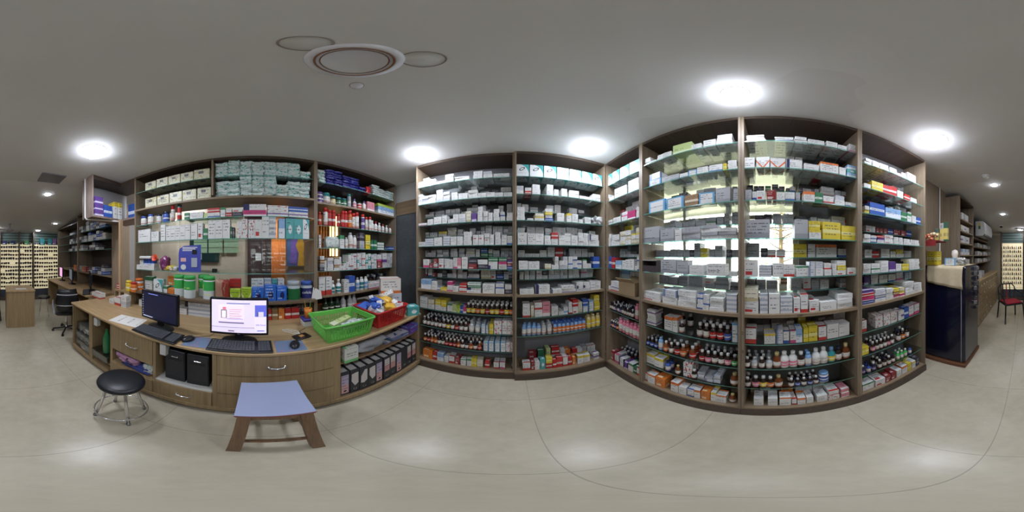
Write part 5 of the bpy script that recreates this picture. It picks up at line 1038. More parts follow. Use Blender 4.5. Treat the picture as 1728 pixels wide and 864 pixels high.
mouse('black mouse beside the left keyboard', -1.03, -.455, R(60)); mouse('black mouse on the mat beside the green basket', -1.01, .245, R(75))
mb = MB(); mb.bevbox(-.04, .04, -.06, .06, 0, .014, .004); o = mb.build('black_wallet', mat('wallet_black', (36, 30, 30), .5), None, (-1.13, .325, DZ + .0003)); o.rotation_euler = (0, 0, .35); tag(o, 'black flat case with an orange patch beside the mouse', 'case')
mb = MB(); mb.box(-.018, .018, -.02, .02, .0141, .0146); mb.build('patch', mat('patch_orange', (196, 140, 80), .5), o)
mb = MB(); mb.tube([(.16 * math.cos(a * .35) * .35, .12 * math.sin(a * .42) * .5, .003 + .002 * (a % 3)) for a in range(34)], .002, 6); o = mb.build('white_cable', M_white, None, (-1.24, .27, DZ)); tag(o, 'white cable coiled behind the mouse mat', 'cable')
# paper sheets left of the left keyboard
mb = MB(); mb.box(-.105, .105, -.15, .15, 0, .003); o = mb.build('paper_sheet', M_paper, None, (-1.08, -1.08, DZ + .0003)); o.rotation_euler = (0, 0, .2); tag(o, 'white paper sheets lying left of the keyboard', 'paper')
# orange pen cup & blue box
t = thing('pen_cup', 'orange pen cup with green and silver pens behind the basket', 'cup', (-1.36, .45, DZ + .075)); mb = MB(); mb.lathe([(.03, 0), (.036, .09), (.033, .09), (.028, .004)], 18); mb.build('cup', mat('cup_orange', (224, 130, 40), .4), t)
for i, (a, b, c) in enumerate(((.02, .01, (60, 170, 70)), (-.01, .02, (190, 190, 196)), (.0, -.02, (200, 180, 90)))):
    mb = MB(); mb.tube([(a * .4, b * .4, .01), (a * 1.6, b * 1.6, .16)], .004, 8); mb.build('pen', mat('pen_%d' % i, c, .4), t)
t = thing('paper_holder', 'white box with a purple blue lid under the pen cup', 'box', (-1.36, .45, DZ + .0005)); mb = MB(); mb.bevbox(-.05, .05, -.055, .055, 0, .05, .004); mb.build('box', M_white, t); mb = MB(); mb.bevbox(-.053, .053, -.058, .058, .05, .074, .005); mb.build('lid', mat('lid_indigo', (70, 62, 150), .4), t)

# ---------------------------------------------------------------- baskets
def basket(name, label, cx, cy, L, Wd, h, col):
    """L along y, Wd along x; rim wider than base, walls pierced with holes"""
    t = thing(name, label, 'basket', (cx, cy, DZ + .0005)); m = mat(name + '_plastic', col, .35, spec=.5)
    tp = .86
    def corners(f_): k = tp + (1 - tp) * f_; return k * Wd / 2, k * L / 2
    mb = MB()
    walls = []
    for side in range(4):
        n = 14 if side % 2 == 0 else 10; rows_ = 6
        def P(s, f_):
            a, b = corners(f_)
            c = [(-a, -b), (a, -b), (a, b), (-a, b)]
            p, q = [((1), (2)), ((2), (3)), ((3), (0)), ((0), (1))][side]
            return Vector((c[p][0] + (c[q][0] - c[p][0]) * s, c[p][1] + (c[q][1] - c[p][1]) * s, f_ * h))
        # wall of bars round hexagonal-ish holes: thin solid cells
        f0, f1, s0, s1 = .14, .80, .07, .93
        b0 = len(mb.v)
        def quad(a, b, c, d): i = len(mb.v); mb.v += [tuple(a), tuple(b), tuple(c), tuple(d)]; mb.face([i, i+1, i+2, i+3])
        quad(P(0, 0), P(1, 0), P(1, f0), P(0, f0)); quad(P(0, f1), P(1, f1), P(1, 1), P(0, 1)); quad(P(0, f0), P(s0, f0), P(s0, f1), P(0, f1)); quad(P(s1, f0), P(1, f0), P(1, f1), P(s1, f1))
        for r_ in range(rows_):
            for k in range(n):
                sa = s0 + (s1 - s0) * k / n; sb = s0 + (s1 - s0) * (k + 1) / n; fa = f0 + (f1 - f0) * r_ / rows_; fb = f0 + (f1 - f0) * (r_ + 1) / rows_
                o8 = [P(sa, fa), P(sb, fa), P(sb, fb), P(sa, fb)]; cs, cf = (sa + sb) / 2, (fa + fb) / 2; off = 0
                hs, hf = (sb - sa) * .40, (fb - fa) * .43
                hole = [P(cs + hs * math.cos(R(a)) * 1.1, cf + hf * math.sin(R(a)) * 1.1) for a in (-135, -90, -45, 0, 45, 90, 135, 180)]
                i = len(mb.v); out = [o8[0], (o8[0] + o8[1]) / 2, o8[1], (o8[1] + o8[2]) / 2, o8[2], (o8[2] + o8[3]) / 2, o8[3], (o8[3] + o8[0]) / 2]
                mb.v += [tuple(p) for p in out + hole]
                for q in range(8): w_ = (q + 1) % 8; mb.face([i + q, i + w_, i + 8 + w_, i + 8 + q])
    o = mb.build('lattice_wall', m, t); md = o.modifiers.new('thickness', 'SOLIDIFY'); md.thickness = .0035
    a, b = corners(0); mb = MB(); mb.box(-a, a, -b, b, 0, .004); mb.build('bottom', m, t)
    a, b = corners(1); mb = MB(); g = .012
    pts = []
    for sx, sy, a0 in ((1, -1, -90), (1, 1, 0), (-1, 1, 90), (-1, -1, 180)):
        for k in range(5):
            an = R(a0 + k * 22.5); pts.append((sx * (a - .02) + .03 * math.cos(an), sy * (b - .02) + .03 * math.sin(an), h))
    mb.tube(pts, .0085, 8, 0, True); mb.build('rim', m, t)
    return t
basket('green_basket', 'bright green pierced plastic basket on the desk edge', -1.105, .635, .41, .32, .145, (104, 186, 80))
basket('red_basket', 'red pierced plastic basket heaped with packs, beside the green one', -1.12, 1.08, .39, .33, .155, (186, 40, 40))
for i, (x, y, z, s, rot, c, lab) in enumerate(((-1.10, .55, .075, (.055, .19, .02), (.15, .1, .25), 'l', 'pale green flat box leaning in the green basket'), (-1.06, .62, .06, (.06, .18, .025), (.1, .2, -.1), 'v', 'grey striped strip pack in the green basket middle'),
        (-1.12, .70, .05, (.06, .16, .025), (-.1, .2, .3), 'w', 'white strip pack lying in the green basket'), (-1.10, .78, .055, (.06, .15, .02), (.1, -.1, -.3), 'g', 'grey strip pack at the right of the green basket'), (-1.16, .60, .02, (.05, .12, .02), (0, .1, .6), 'C', 'pale blue strip pack at the back of the green basket'))):
    o = place(cube_mesh(c), 'strip_pack', (x, y, DZ + z), 0, s, lab, 'medicine pack', 'packs in the green basket', rot=rot)
RB = [(-1.20, .97, .12, (.1, .14, .05), 'blue', 0), (-1.10, 1.00, .14, (.09, .13, .05), 'blue', 1), (-1.16, 1.08, .17, (.08, .14, .05), 'blue', 2), (-1.12, 1.16, .15, (.10, .13, .07), 'yellow', 3), (-1.20, 1.18, .16, (.1, .1, .06), 'yellow', 4), (-1.02, 1.12, .12, (.08, .1, .06), 'yellow', 5), (-1.22, 1.06, .08, (.14, .14, .08), 'blue', 6)]
RB = [(x_ - .03, y_, z_, s_, c_, i_) for x_, y_, z_, s_, c_, i_ in RB]
M_pb = mat('pouch_blue', (62, 100, 190), .3, var=.2, vs=20); M_py = mat('pouch_yellow', (226, 178, 60), .3, var=.2, vs=20)
for x, y, z, s, c, i in RB:
    place(soft_mesh('pouch_' + c, M_pb if c == 'blue' else M_py, 70 + i, .15, .2), c + '_pouch', (x, y, DZ + z), 0, s, '%s foil pouch heaped in the red basket, %s of its colour from the front' % (c, ordn(i % 4)), 'pouch', c + ' pouches in the red basket', rot=(rnd.uniform(-.4, .4), rnd.uniform(-.4, .4), rnd.uniform(0, 3)))
for i, (x, y, z, s, c) in enumerate(((-1.03, 1.02, .13, (.05, .10, .02), 'R'), (-1.08, .93, .12, (.05, .06, .05), 'w'), (-1.03, .96, .11, (.06, .07, .04), 'w'), (-1.17, 1.02, .20, (.04, .04, .03), 'w'), (-1.06, 1.09, .17, (.012, .16, .012), 'w'), (-1.14, 1.13, .21, (.05, .09, .02), 'e'), (-1.20, 1.22, .18, (.10, .13, .03), 'w'), (-1.03, 1.18, .13, (.05, .07, .03), 'P'), (-1.10, 1.05, .05, (.2, .26, .07), 'w'), (-1.0, 1.22, .10, (.04, .08, .05), 'R'))):
    place(cube_mesh(c), 'loose_box', (x - .05, y, DZ + z + .01), 0, s, '%s loose box, %s from the left, heaped in the red basket' % (PK[c][0], ordn(i)), 'medicine pack', 'loose boxes in the red basket', rot=(rnd.uniform(-.5, .5), rnd.uniform(-.5, .5), rnd.uniform(-.8, .8)))
# cartons at the end of the desk
def carton(label, x, y, z, rz, s, mats, name='delivery_carton'):
    mb = MB(); mb.box(-s[0] / 2, s[0] / 2, -s[1] / 2, s[1] / 2, 0, s[2]); o = mb.build(name, mats, None, (x, y, z)); o.rotation_euler = (0, 0, rz); return tag(o, label, 'carton', 'cartons at the desk end')
carton('white and blue carton under the orange printed one', -1.27, 1.36, DZ + .0005, R(50), (.24, .2, .225), pack('cart_blue', (200, 204, 214), (96, 124, 186), 'left'))
carton('white and orange carton topping the stack beside the shelf', -1.27, 1.36, DZ + .2265, R(52), (.22, .19, .165), pack('cart_orange', (222, 218, 212), (206, 110, 50), 'band', (80, 80, 100)))
carton('teal box with pale lettering at the end of the desk', -1.00, 1.405, DZ + .0005, R(60), (.13, .12, .10), PK['c'][1])
carton('white carton behind the stack at the shelf end', -1.50, 1.44, DZ + .0005, R(70), (.16, .1, .24), PK['w'][1]) if False else None
# ---------------------------------------------------------------- stools
t = thing('round_stool', 'round black cushioned stool with chrome legs before the desk', 'stool', (-.66, -.72, 0), .3)
mb = MB(); mb.lathe([(.05, .425), (.128, .43), (.145, .442), (.148, .455), (.143, .470), (.12, .482), (.06, .488), (.0005, .489)], 36); mb.build('seat', mat('seat_vinyl', (30, 32, 38), .38, spec=.5), t)
mb = MB(); mb.lathe([(.10, .413), (.10, .427)], 24); mb.build('seat_plate', M_black, t)
for k in range(4):
    a = R(45 + 90 * k); ca, sa = math.cos(a), math.sin(a)
    mb = MB(); mb.tube([(.085 * ca, .085 * sa, .42), (.12 * ca, .12 * sa, .20), (.152 * ca, .152 * sa, .012)], .0105, 12); mb.build('leg', M_chrome, t)
    mb = MB(); mb.lathe([(.013, 0), (.0135, .02), (.0115, .022)], 12, c=(.154 * ca, .154 * sa, 0)); mb.build('foot', mat('rubber_grey', (120, 120, 116), .6), t)
mb = MB(); ring(mb, .160, .10, .0065); mb.build('foot_ring', M_chrome, t)
mb = MB(); ring(mb, .150, .125, .004); mb.build('inner_ring', M_chrome, t) if False else None
t = thing('wooden_stool', 'square wooden stool with a pale blue laminate top, nearest the camera', 'stool', (-.715, .072, 0), 0)
sh = .55; a = .150
mb = MB(); mb.bevbox(-a, a, -a, a, sh - .006, sh, .002); mb.build('blue_top', mat('blue_laminate', (156, 166, 198), .35, var=.03), t)
mb = MB(); mb.box(-a - .0005, a + .0005, -a - .0005, a + .0005, sh - .012, sh - .006); mb.build('red_edge', mat('edge_red', (150, 60, 70), .5), t)
M_st = wood('stool_wood', (128, 98, 72), 'z', .5)
mb = MB(); mb.box(-a + .004, a - .004, -a + .004, a - .004, sh - .026, sh - .012); mb.build('seat_board', M_st, t)
for sx in (-1, 1):
    for sy in (-1, 1):
        mb = MB(); b0 = len(mb.v); q = .025
        for z, e in ((sh - .026, .115), (0, .150)):
            mb.v += [(sx * e + dx, sy * e + dy, z) for dx, dy in ((-q, -q), (q, -q), (q, q), (-q, q))]
        for i in range(4): j = (i + 1) % 4; mb.face([b0+4+i, b0+4+j, b0+j, b0+i])
        mb.face([b0, b0+1, b0+2, b0+3]); mb.face([b0+7, b0+6, b0+5, b0+4]); mb.build('leg', M_st, t)
for z, e, r_ in ((sh - .07, .115, .02), (.16, .138, .014)):
    for k in range(4):
        M = Matrix.Rotation(R(90 * k), 4, 'Z'); mb = MB(); mb.box(-e + .015, e - .015, e - .008, e + .008, z - r_, z + r_, 0, M); mb.build('apron' if r_ > .015 else 'stretcher', M_st, t)
# ---------------------------------------------------------------- hanging cabinet at the left
hc = thing('hanging_cabinet', 'open hanging corner cabinet below the ceiling, left of the shelving', 'cabinet', (-1.32, -1.70, H + .50))
def hp(name, x0, x1, y0, y1, z0, z1, m):
    mb = MB(); mb.box(x0 + 1.32, x1 + 1.32, y0 + 1.70, y1 + 1.70, z0 - .5, z1 - .5); return mb.build(name, m, hc)
M_hc = wood('hanging_laminate', (140, 122, 112), 'z', .45)
hp('end_panel', -1.10, -1.08, -1.95, -1.70, .50, 1.102, M_hc); hp('bottom_panel', -1.90, -1.10, -1.95, -1.70, .50, .525, M_hc); hp('top_panel', -1.90, -1.10, -1.95, -1.70, 1.04, 1.102, M_plinth)
hp('back_panel', -1.90, -1.10, -1.945, -1.935, .525, 1.04, mat('cab_back', (150, 150, 152), .5))
hp('side_bottom', -1.92, -1.56, -1.699, -1.442, .50, .525, M_hc); hp('side_top', -1.92, -1.56, -1.699, -1.442, 1.04, 1.102, M_plinth); hp('side_back', -1.93, -1.92, -1.699, -1.442, .50, 1.102, M_backd)
mb = MB(); mb.tube([(-1.07 + 1.32, -1.86 + 1.7, .6), (-1.07 + 1.32, -1.86 + 1.7, .02), (-1.075 + 1.32, -1.84 + 1.7, -.012), (-1.5 + 1.32, -1.69 + 1.7, -.014)], .011, 8); mb.build('conduit', M_white, hc)
for i, (x, y, s, c, lab) in enumerate(((-1.20, -1.80, (.13, .13, .09), 'u', 'purple carton low in the hanging cabinet'), (-1.20, -1.80, (.125, .12, .09), 'u', 'middle purple carton in the hanging cabinet'), (-1.20, -1.80, (.12, .12, .09), 'u', 'topmost purple carton in the hanging cabinet'), (-1.345, -1.80, (.13, .13, .17), 'b', 'blue carton beside the purple stack'), (-1.48, -1.80, (.06, .13, .25), 'Y', 'blue and yellow tall pack in the cabinet corner'), (-1.555, -1.79, (.06, .13, .25), 'Y', 'second yellow striped tall pack in the cabinet corner'), (-1.70, -1.60, (.13, .1, .25), 'b', 'blue and white tall carton on the corner shelf'))):
    zz = .5255 + (i * .091 if i < 3 else 0)
    place(cube_mesh(c), 'cabinet_carton', (x, y - s[1] / 2 + .02, H + zz), R(90) if i == 6 else 0, s, lab, 'carton', 'cartons in the hanging cabinet')
# slim post and dark box column beside the left shelving post
mb = MB(); mb.box(-.022, .022, -.02, .02, 0, H + .5 - DZ - .001); o = mb.build('support_post', wood('pale_post', (190, 162, 128), 'z', .4), None, (-1.50, -1.64, DZ + .0005)); tag(o, 'pale wooden post from the desk to the hanging cabinet', 'post')
# small wooden shelf box on the left of the desk
t = thing('desk_riser', 'small wooden riser shelf with jars at the left of the desk', 'shelf', (-1.53, -1.53, DZ + .0005), R(90))
mb = MB(); mb.box(-.20, .09, -.07, .10, .155, .178); mb.build('top', M_deskf, t); mb = MB(); mb.box(.07, .09, -.069, .10, 0, .155); mb.build('side_panel', M_deskf, t); mb = MB(); mb.box(-.20, -.18, -.069, .10, 0, .155); mb.build('side_panel', M_deskf, t)
for px, key, h, lab in ((200, ('jar', 'white', 'red', 'red'), .08, 'small white and red jar on the wooden riser'), (218, ('jar', 'yellow', 'yellow', 'yellow'), .14, 'yellow container on the wooden riser'), (226, ('jar', 'orange', 'red', 'orange'), .13, 'orange container on the wooden riser')):
    bott(-90, 1.46, px, -.4612, key, h, 'riser_container', lab, 'jar', 'containers on the riser')

# ---------------------------------------------------------------- far left: shelves, desk, monitors, chair, counter, eyewear display
l0 = -90
sh = []
for z in (.30, .12, -.06): sh.append((z, 'glass', .01))
sh.append((-.34, 'wood', 0))
t = unit('far_shelf', 'far glass shelving above the computer desk with cartons', -90, 2.0 - .30, -3.3, -2.36 + .3, .40, DZ, H + .93, [(.52, 'glass', .01), (.30, 'glass', .01), (.12, 'glass', .01), (-.34, 'wood', 0)], M_backd, base=False, plinth=False, group='far shelving')
t = unit('far_shelf', 'farthest glass shelving next to the eyewear display', -90, 2.0 - .30, -4.6, -3.302, .40, DZ, H + .80, [(.52, 'glass', .01), (.30, 'glass', .01), (.12, 'glass', .01), (-.34, 'wood', 0)], M_backd, base=False, plinth=False, group='far shelving')
v = 1.73
row(l0, v, .52, 'far shelving', 'top shelf', '131,150,4,2,.14,kwGg;152,178,5,3,.15,gbwk', dep=(.1, .2)); row(l0, v, .30, 'far shelving', 'second shelf', '128,146,4,2,.13,wgk;148,178,6,2,.12,wbw', dep=(.1, .2))
row(l0, v, .12, 'far shelving', 'third shelf', '126,140,3,2,.12,wgG;150,166,3,2,.10,wk', dep=(.1, .2)); row(l0, v, -.34, 'far shelving', 'ledge', '124,146,6,1,.12,oDrg;150,176,5,2,.12,wkb', dep=(.1, .2))
row(l0, v, .30, 'far shelving end', 'second shelf', '117,125,3,2,.12,wgk', dep=(.1, .2)); row(l0, v, .12, 'far shelving end', 'third shelf', '116,124,3,2,.12,gwk', dep=(.1, .2)); row(l0, v, .52, 'far shelving end', 'top shelf', '118,127,3,2,.12,wgk', dep=(.1, .2))
t = thing('computer_desk', 'far wooden computer desk along the left wall', 'desk', (-1.30, -3.2, 0))
mb = MB(); mb.bevbox(-.75, 0, -1.2, 1.0, DZ - .03, DZ, .004); mb.build('desktop', M_desk, t)
for y in (-1.19, -.4, .35, .98): mb = MB(); mb.box(-.70, -.04, y - .012, y + .012, 0, DZ - .03); mb.build('side_panel', M_deskf, t)
mb = MB(); mb.box(-.70, -.68, -1.17, .968, .05, DZ - .03); mb.build('back_board', M_deskf, t); mb = MB(); mb.box(-.62, -.05, -.388, .338, DZ - .17, DZ - .03); mb.build('drawer', M_deskf, t)
for i, (x, y, rz, w_, scr, lab) in enumerate(((-1.55, -2.55, R(60), .42, P_scr1, 'large dark far monitor nearest the support post'), (-1.55, -3.35, R(75), .36, emis('scr_grey', (96, 104, 112), .35), 'grey screened far monitor in the middle of three'), (-1.55, -3.95, R(80), .34, emis('scr_pink', (236, 170, 220), .5), 'far laptop with a bright pink screen'))):
    monitor('far_monitor', lab, x, y, rz, w_, .26, -.42, scr)
keyboard('black keyboard below the large dark far monitor', -1.42, -2.42, R(60), .38, .13)
# office chair
t = thing('office_chair', 'black office chair with grey curved trim at the far desk', 'office chair', (-1.12, -2.60, 0), R(-20)); t.scale = (.86, .86, .9)
mb = MB(); mb.bevbox(-.22, .22, -.22, .22, .42, .50, .03); mb.build('seat', M_black, t)
mb = MB(); n = 10
for j in range(9):
    z = .55 + j * .05; wv = .20 * (1 - .25 * abs(j - 4) / 4.0)
    for k in range(n): s_ = -1 + 2 * k / (n - 1); mb.v.append((s_ * wv, .22 + .05 * (1 - s_ * s_) + .03 * math.sin(j * .4), z))
for j in range(8):
    for k in range(n - 1): mb.face([j*n+k, j*n+k+1, (j+1)*n+k+1, (j+1)*n+k], 0, None, True)
o = mb.build('backrest', mat('chair_leather', (26, 27, 30), .3), t); md = o.modifiers.new('thickness', 'SOLIDIFY'); md.thickness = .045
M_trim = mat('trim_grey', (150, 150, 152), .4)
for z in (.66, .86): mb = MB(); mb.tube([(s_ * .19, .338 - .06 * s_ * s_, z) for s_ in (-1, -.6, -.2, .2, .6, 1)], .012, 8); mb.build('back_trim', M_trim, t)
for s_ in (-1, 1): mb = MB(); mb.tube([(s_ * .24, .2, .46), (s_ * .27, .16, .62), (s_ * .27, -.1, .66), (s_ * .24, -.14, .46)], .014, 8); mb.build('armrest', M_trim, t)
mb = MB(); mb.tube([(0, 0, .08), (0, 0, .42)], .025, 12); mb.build('column', M_chrome, t)
for k in range(5):
    a = R(72 * k); mb = MB(); mb.tube([(0, 0, .10), (.27 * math.cos(a), .27 * math.sin(a), .065)], .016, 8); lg = mb.build('leg', M_black, t); mb = MB(); mb.lathe([(.025, -.01), (.028, 0), (.025, .01)], 12, M=Matrix.Translation((.27 * math.cos(a), .27 * math.sin(a), .028)) @ Matrix.Rotation(R(90), 4, 'X')); mb.build('caster', M_black, lg)
t = thing('small_stool', 'small dark stool with chrome legs beside the far counter', 'stool', (-.98, -3.55, 0))
mb = MB(); mb.lathe([(.10, .43), (.14, .44), (.14, .47), (.10, .48), (.0005, .481)], 20); mb.build('seat', M_black, t)
for k in range(4): a = R(90 * k + 30); mb = MB(); mb.tube([(.08 * math.cos(a), .08 * math.sin(a), .43), (.15 * math.cos(a), .15 * math.sin(a), 0)], .009, 8); mb.build('leg', M_chrome, t)
# wooden counter block
t = thing('wooden_counter', 'free standing wooden counter block before the eyewear display', 'counter', (-.38, -3.22, 0))
mb = MB(); mb.bevbox(-.27, .27, -.30, .28, DZ - .03, DZ, .004); mb.build('top', M_desk, t); mb = MB(); mb.box(-.255, .255, .24, .26, 0, DZ - .03); mb.build('front_panel', M_deskf, t)
for s_ in (-1, 1): mb = MB(); mb.box(s_ * .255 - .01, s_ * .255 + .01, -.28, .2399, 0, DZ - .03); mb.build('side_panel', M_deskf, t)
mb = MB(); mb.box(-.10, .10, -.05, .05, 0, .006); o = mb.build('papers', M_paper, None, (-.40, -3.10, DZ + .0003)); tag(o, 'sheet of paper lying on the wooden counter block', 'paper')
# eyewear display (back-lit)
M_lit = emis('lit_warm', (255, 236, 196), .29); fw = wood('display_wood', (92, 78, 66), 'z', .5)
def display(name, label, px0, px1, v_, shelves, ztop, mull=()):
    u0, u1 = U(180, v_, px0), U(180, v_, px1) if px1 <= 1728 else U(180, v_, px1); c = (u0 + u1) / 2; x, y = W(180, c, v_)
    t = thing(name, label, 'display', (x, y, 0), R(180)); w_ = (u1 - u0) / 2; mb = MB(); mb.box(-w_, w_, .22, .24, .32, ztop - .34); mb.build('lit_panel', M_lit, t)
    mb = MB(); mb.box(-w_, w_, .20, .24, ztop - .34, ztop); mb.build('slat_header', pack('slats', (110, 134, 126), (60, 78, 72), 'stripes', tstr=0), t)
    mb = MB(); mb.box(-w_, w_, .0, .25, 0, .08); mb.build('base', fw, t)
    mb = MB(); mb.box(-w_, w_, .19, .24, .08, .32); mb.build('lower_panel', mat('lower_grey', (90, 98, 112), .3, var=.3, vs=9), t)
    for m_ in [-w_, w_] + [k - c for k in mull]: mb = MB(); mb.box(m_ - .018, m_ + .018, 0.001, .25, .08, ztop); mb.build('upright', fw, t)
    for z in shelves: mb = MB(); mb.box(-w_ + .02, w_ - .02, .04, .19, z - .006, z, 0, None, {'f': 1}); mb.build('glass_shelf', [M_glass, M_edge], t)
    return t, u0, u1
zt = ceil_z(-5.15) - .002
zsh = [.40, .52, .66, .78, .90, 1.02, 1.14, 1.28, 1.40, 1.52, 1.64, 1.76]
display('eyewear_display', 'backlit eyewear display wall with rows of sunglasses', 0, 111, 5.0, zsh, zt, mull=(U(180, 5.0, 0 + 57) if False else W(180, 0, 0)[0] + 5.0 * math.tan(R(57 / 1728 * 360)), 5.0 * math.tan(R(33 / 1728 * 360))))
def glasses_mesh():
    mb = MB()
    for s_ in (-1, 1):
        mb.prism([(s_ * .036 + .033 * math.cos(a * math.pi / 5), .02 + .018 * math.sin(a * math.pi / 5)) for a in range(10)], -.002, .002, 0, Matrix.Rotation(R(90), 4, 'X'))
        mb.tube([(s_ * .066, 0, .028), (s_ * .064, .07, .024), (s_ * .062, .10, .008)], .0022, 5)
    mb.tube([(-.012, 0, .026), (0, -.002, .029), (.012, 0, .026)], .003, 5); return mb
GM = [glasses_mesh().mesh('sunglasses', mat('lens_%d' % i, c, .15, spec=.7)) for i, c in enumerate(((30, 28, 34), (70, 44, 34), (52, 54, 74), (40, 40, 46)))]
for zi, z in enumerate(zsh):
    for k in range(13):
        u = 5.07 * math.tan(R((5 + k * 8.1) / 1728 * 360))
        if abs(u - 5.0 * math.tan(R(57 / 4.8))) < .04 or rnd.random() < .06: continue
        x, y = W(180, u + rnd.uniform(-.01, .01), 5.10)
        place(GM[rnd.randrange(4)], 'sunglasses', (x, y, z + .0005), R(180) + rnd.uniform(-.25, .25), (1.08, 1, 2.0 + rnd.uniform(-.4, .4)),
              'pair of sunglasses, %s from the left, %s lit shelf from the floor' % (ordn(k), ordn(zi)), 'sunglasses', 'sunglasses on the lit display')
for i, (k, c) in enumerate(((8, (40, 44, 90)), (22, (40, 44, 90)), (45, (90, 150, 90)), (72, (50, 150, 160)), (86, (60, 160, 170)), (92, (170, 120, 180)), (102, (190, 210, 200)))):
    u = 5.05 * math.tan(R(k / 4.8)); x, y = W(180, u, 5.13)
    mb = MB(); mb.box(-.07, .07, -.05, .05, 0, .12 if i < 3 else .2); o = mb.build('display_carton', pack('dc_%d' % i, c, (210, 214, 216), 'tag'), None, (x, y, 1.7605)); o.rotation_euler = (0, 0, R(180)); tag(o, '%s carton standing on top of the eyewear display' % ordn(i), 'carton', 'cartons on the eyewear display')
# right lit display of bottles
display('bottle_display', 'backlit display wall with rows of small bottles', 1689, 1727, 5.0, [.40, .52, .66, .80, .94, 1.08, 1.22, 1.36, 1.50, 1.62], zt)
for zi, z in enumerate([.52, .66, .80, .94, 1.08, 1.22, 1.36, 1.50, 1.62]):
    for k in range(10):
        u = 5.07 * math.tan(R((1690.5 + k * 3.5 - 1728) / 4.8)); x, y = W(180, u, 5.10); c = 'abdwlrto'[(zi * 3 + k) % 8]; a_ = bottle_mesh(BT[c][1])
        o = place(a_[0], 'display_bottle', (x, y, z + .0005), 0, (.085 + .02 * ((zi + k) % 2),) * 3, 'small %s, %s from left, %s lit shelf of the bottle display' % (BT[c][0].replace(' with', ', '), ordn(k), ordn(zi)), 'bottle', 'bottles on the lit display')
        o['label'] = 'small bottle, %s from left on the %s lit shelf, bottle display' % (ordn(k), ordn(zi)); place(a_[1], 'cap', (0, 0, 0), 0, (1, 1, 1), parent=o)
# ---------------------------------------------------------------- right: fridge and what stands on it
t = thing('refrigerator', 'dark navy single door refrigerator on a wooden base', 'refrigerator', (.90, -1.86, 0))
M_nav = mat('fridge_navy', (15, 18, 42), .22, spec=.5, coat=.2)
mb = MB(); mb.bevbox(-.24, .26, -.24, .24, .06, 1.285, .012); mb.build('body', M_nav, t)
d = MB(); d.bevbox(-.29, -.245, -.24, .24, .07, 1.285, .012); dr = d.build('door', M_nav, t)
mb = MB(); mb.box(-.2449, -.2401, -.238, .241, .07, 1.28); mb.build('door_seal', mat('seal_grey', (170, 172, 176), .4), t)
mb = MB(); mb.tube([(-.292, -.20, .72), (-.315, -.20, .74), (-.315, -.20, 1.0), (-.292, -.20, 1.02)], .008, 8); mb.build('handle', M_steel, dr)
mb = MB(); mb.bevbox(-.30, .28, -.27, .27, 0, .055, .006); mb.build('base_stand', wood('stand_wood', (110, 70, 44), 'x', .5), t)
# cloth
mb = MB(); n = 16
def cl(u_, s_): # u_ along x, s_ along drape
    x = -.27 + .45 * u_; top = .30
    if s_ < .55: return (x, -.22 + .47 * s_ / .55, 1.2895 + .002 * math.sin(x * 60))
    k = (s_ - .55) / .45; return (x + .01 * math.sin(k * 3), .253 + .006 * math.sin(x * 38) * k + .003, 1.288 - (.20 + .05 * (1 - u_)) * k)
for a in range(n + 1):
    for b in range(n + 1): mb.v.append(cl(a / n, b / n))
for a in range(n):
    for b in range(n): i = a * (n + 1) + b; mb.face([i, i + n + 1, i + n + 2, i + 1], 0, None, True)
o = mb.build('cover_cloth', mat('cloth_cream', (206, 190, 158), .9, var=.12, vs=30), None, (.90, -1.86, 0)); md = o.modifiers.new('thickness', 'SOLIDIFY'); md.thickness = .003; md.offset = 1; tag(o, 'cream cloth draped over the top of the refrigerator', 'cloth')
FZ = 1.2955
for i, (x, y, s, c, lab) in enumerate(((1.02, -1.66, (.14, .1, .16), 'y', 'yellow carton on top of the refrigerator'), (.80, -1.68, (.13, .09, .08), 'C', 'white and blue tissue box on the refrigerator'))):
    mb = MB(); mb.box(-s[0]/2, s[0]/2, -s[1]/2, s[1]/2, 0, s[2]); o = mb.build('fridge_top_carton', PK[c][1], None, (x, y, FZ)); o.rotation_euler = (0, 0, R(180)); tag(o, lab, 'carton')
place(soft_mesh('clear_bag', mat('bag_clear', (190, 188, 180), .15, var=.3, vs=25), 88, .12, .3), 'crumpled_packet', (.70, -1.72, FZ), 0, (.09, .1, .08), 'crumpled clear packet at the fridge top corner', 'packet')
t = thing('conch_figurine', 'white round figurine behind the fridge top cartons', 'figurine', (.83, -1.84, FZ)); mb = MB(); mb.lathe([(.04, 0), (.045, .02), (.03, .05), (.034, .09), (.045, .13), (.035, .17), (.0005, .185)], 18); mb.build('body', mat('porcelain', (226, 216, 206), .3), t)
t = thing('red_shelf', 'small red cloth covered wall shelf above the fridge', 'shelf', (1.10, -1.62, 1.56)); mb = MB(); mb.box(-.2, .14, -.12, .12, 0, .012); mb.build('board', mat('red_cloth', (120, 30, 34), .8), t); mb = MB(); mb.box(-.2, .14, .12, .126, -.05, .012); mb.build('front_trim', mat('red_trim', (140, 34, 36), .8), t)
mb = MB()
t = thing('flower_garland', 'orange and white flower offering on the red shelf', 'flowers', (1.10, -1.60, 1.5725)); M_fo = mat('petal_orange', (224, 130, 90), .8, var=.4, vs=50); M_fy = mat('petal_pale', (230, 210, 170), .8, var=.3, vs=50)
for k in range(22): mb = MB(); r_ = rnd.uniform(.016, .026); c = (rnd.uniform(-.15, .07), rnd.uniform(-.05, .06), r_ + rnd.choice((0, .03, .05))); mb.lathe([(r_ * .3, -r_), (r_, -r_ * .2), (r_ * .9, r_ * .4), (.0005, r_ * .8)], 9, c=c); mb.build('blossom', M_fo if k % 3 else M_fy, t)
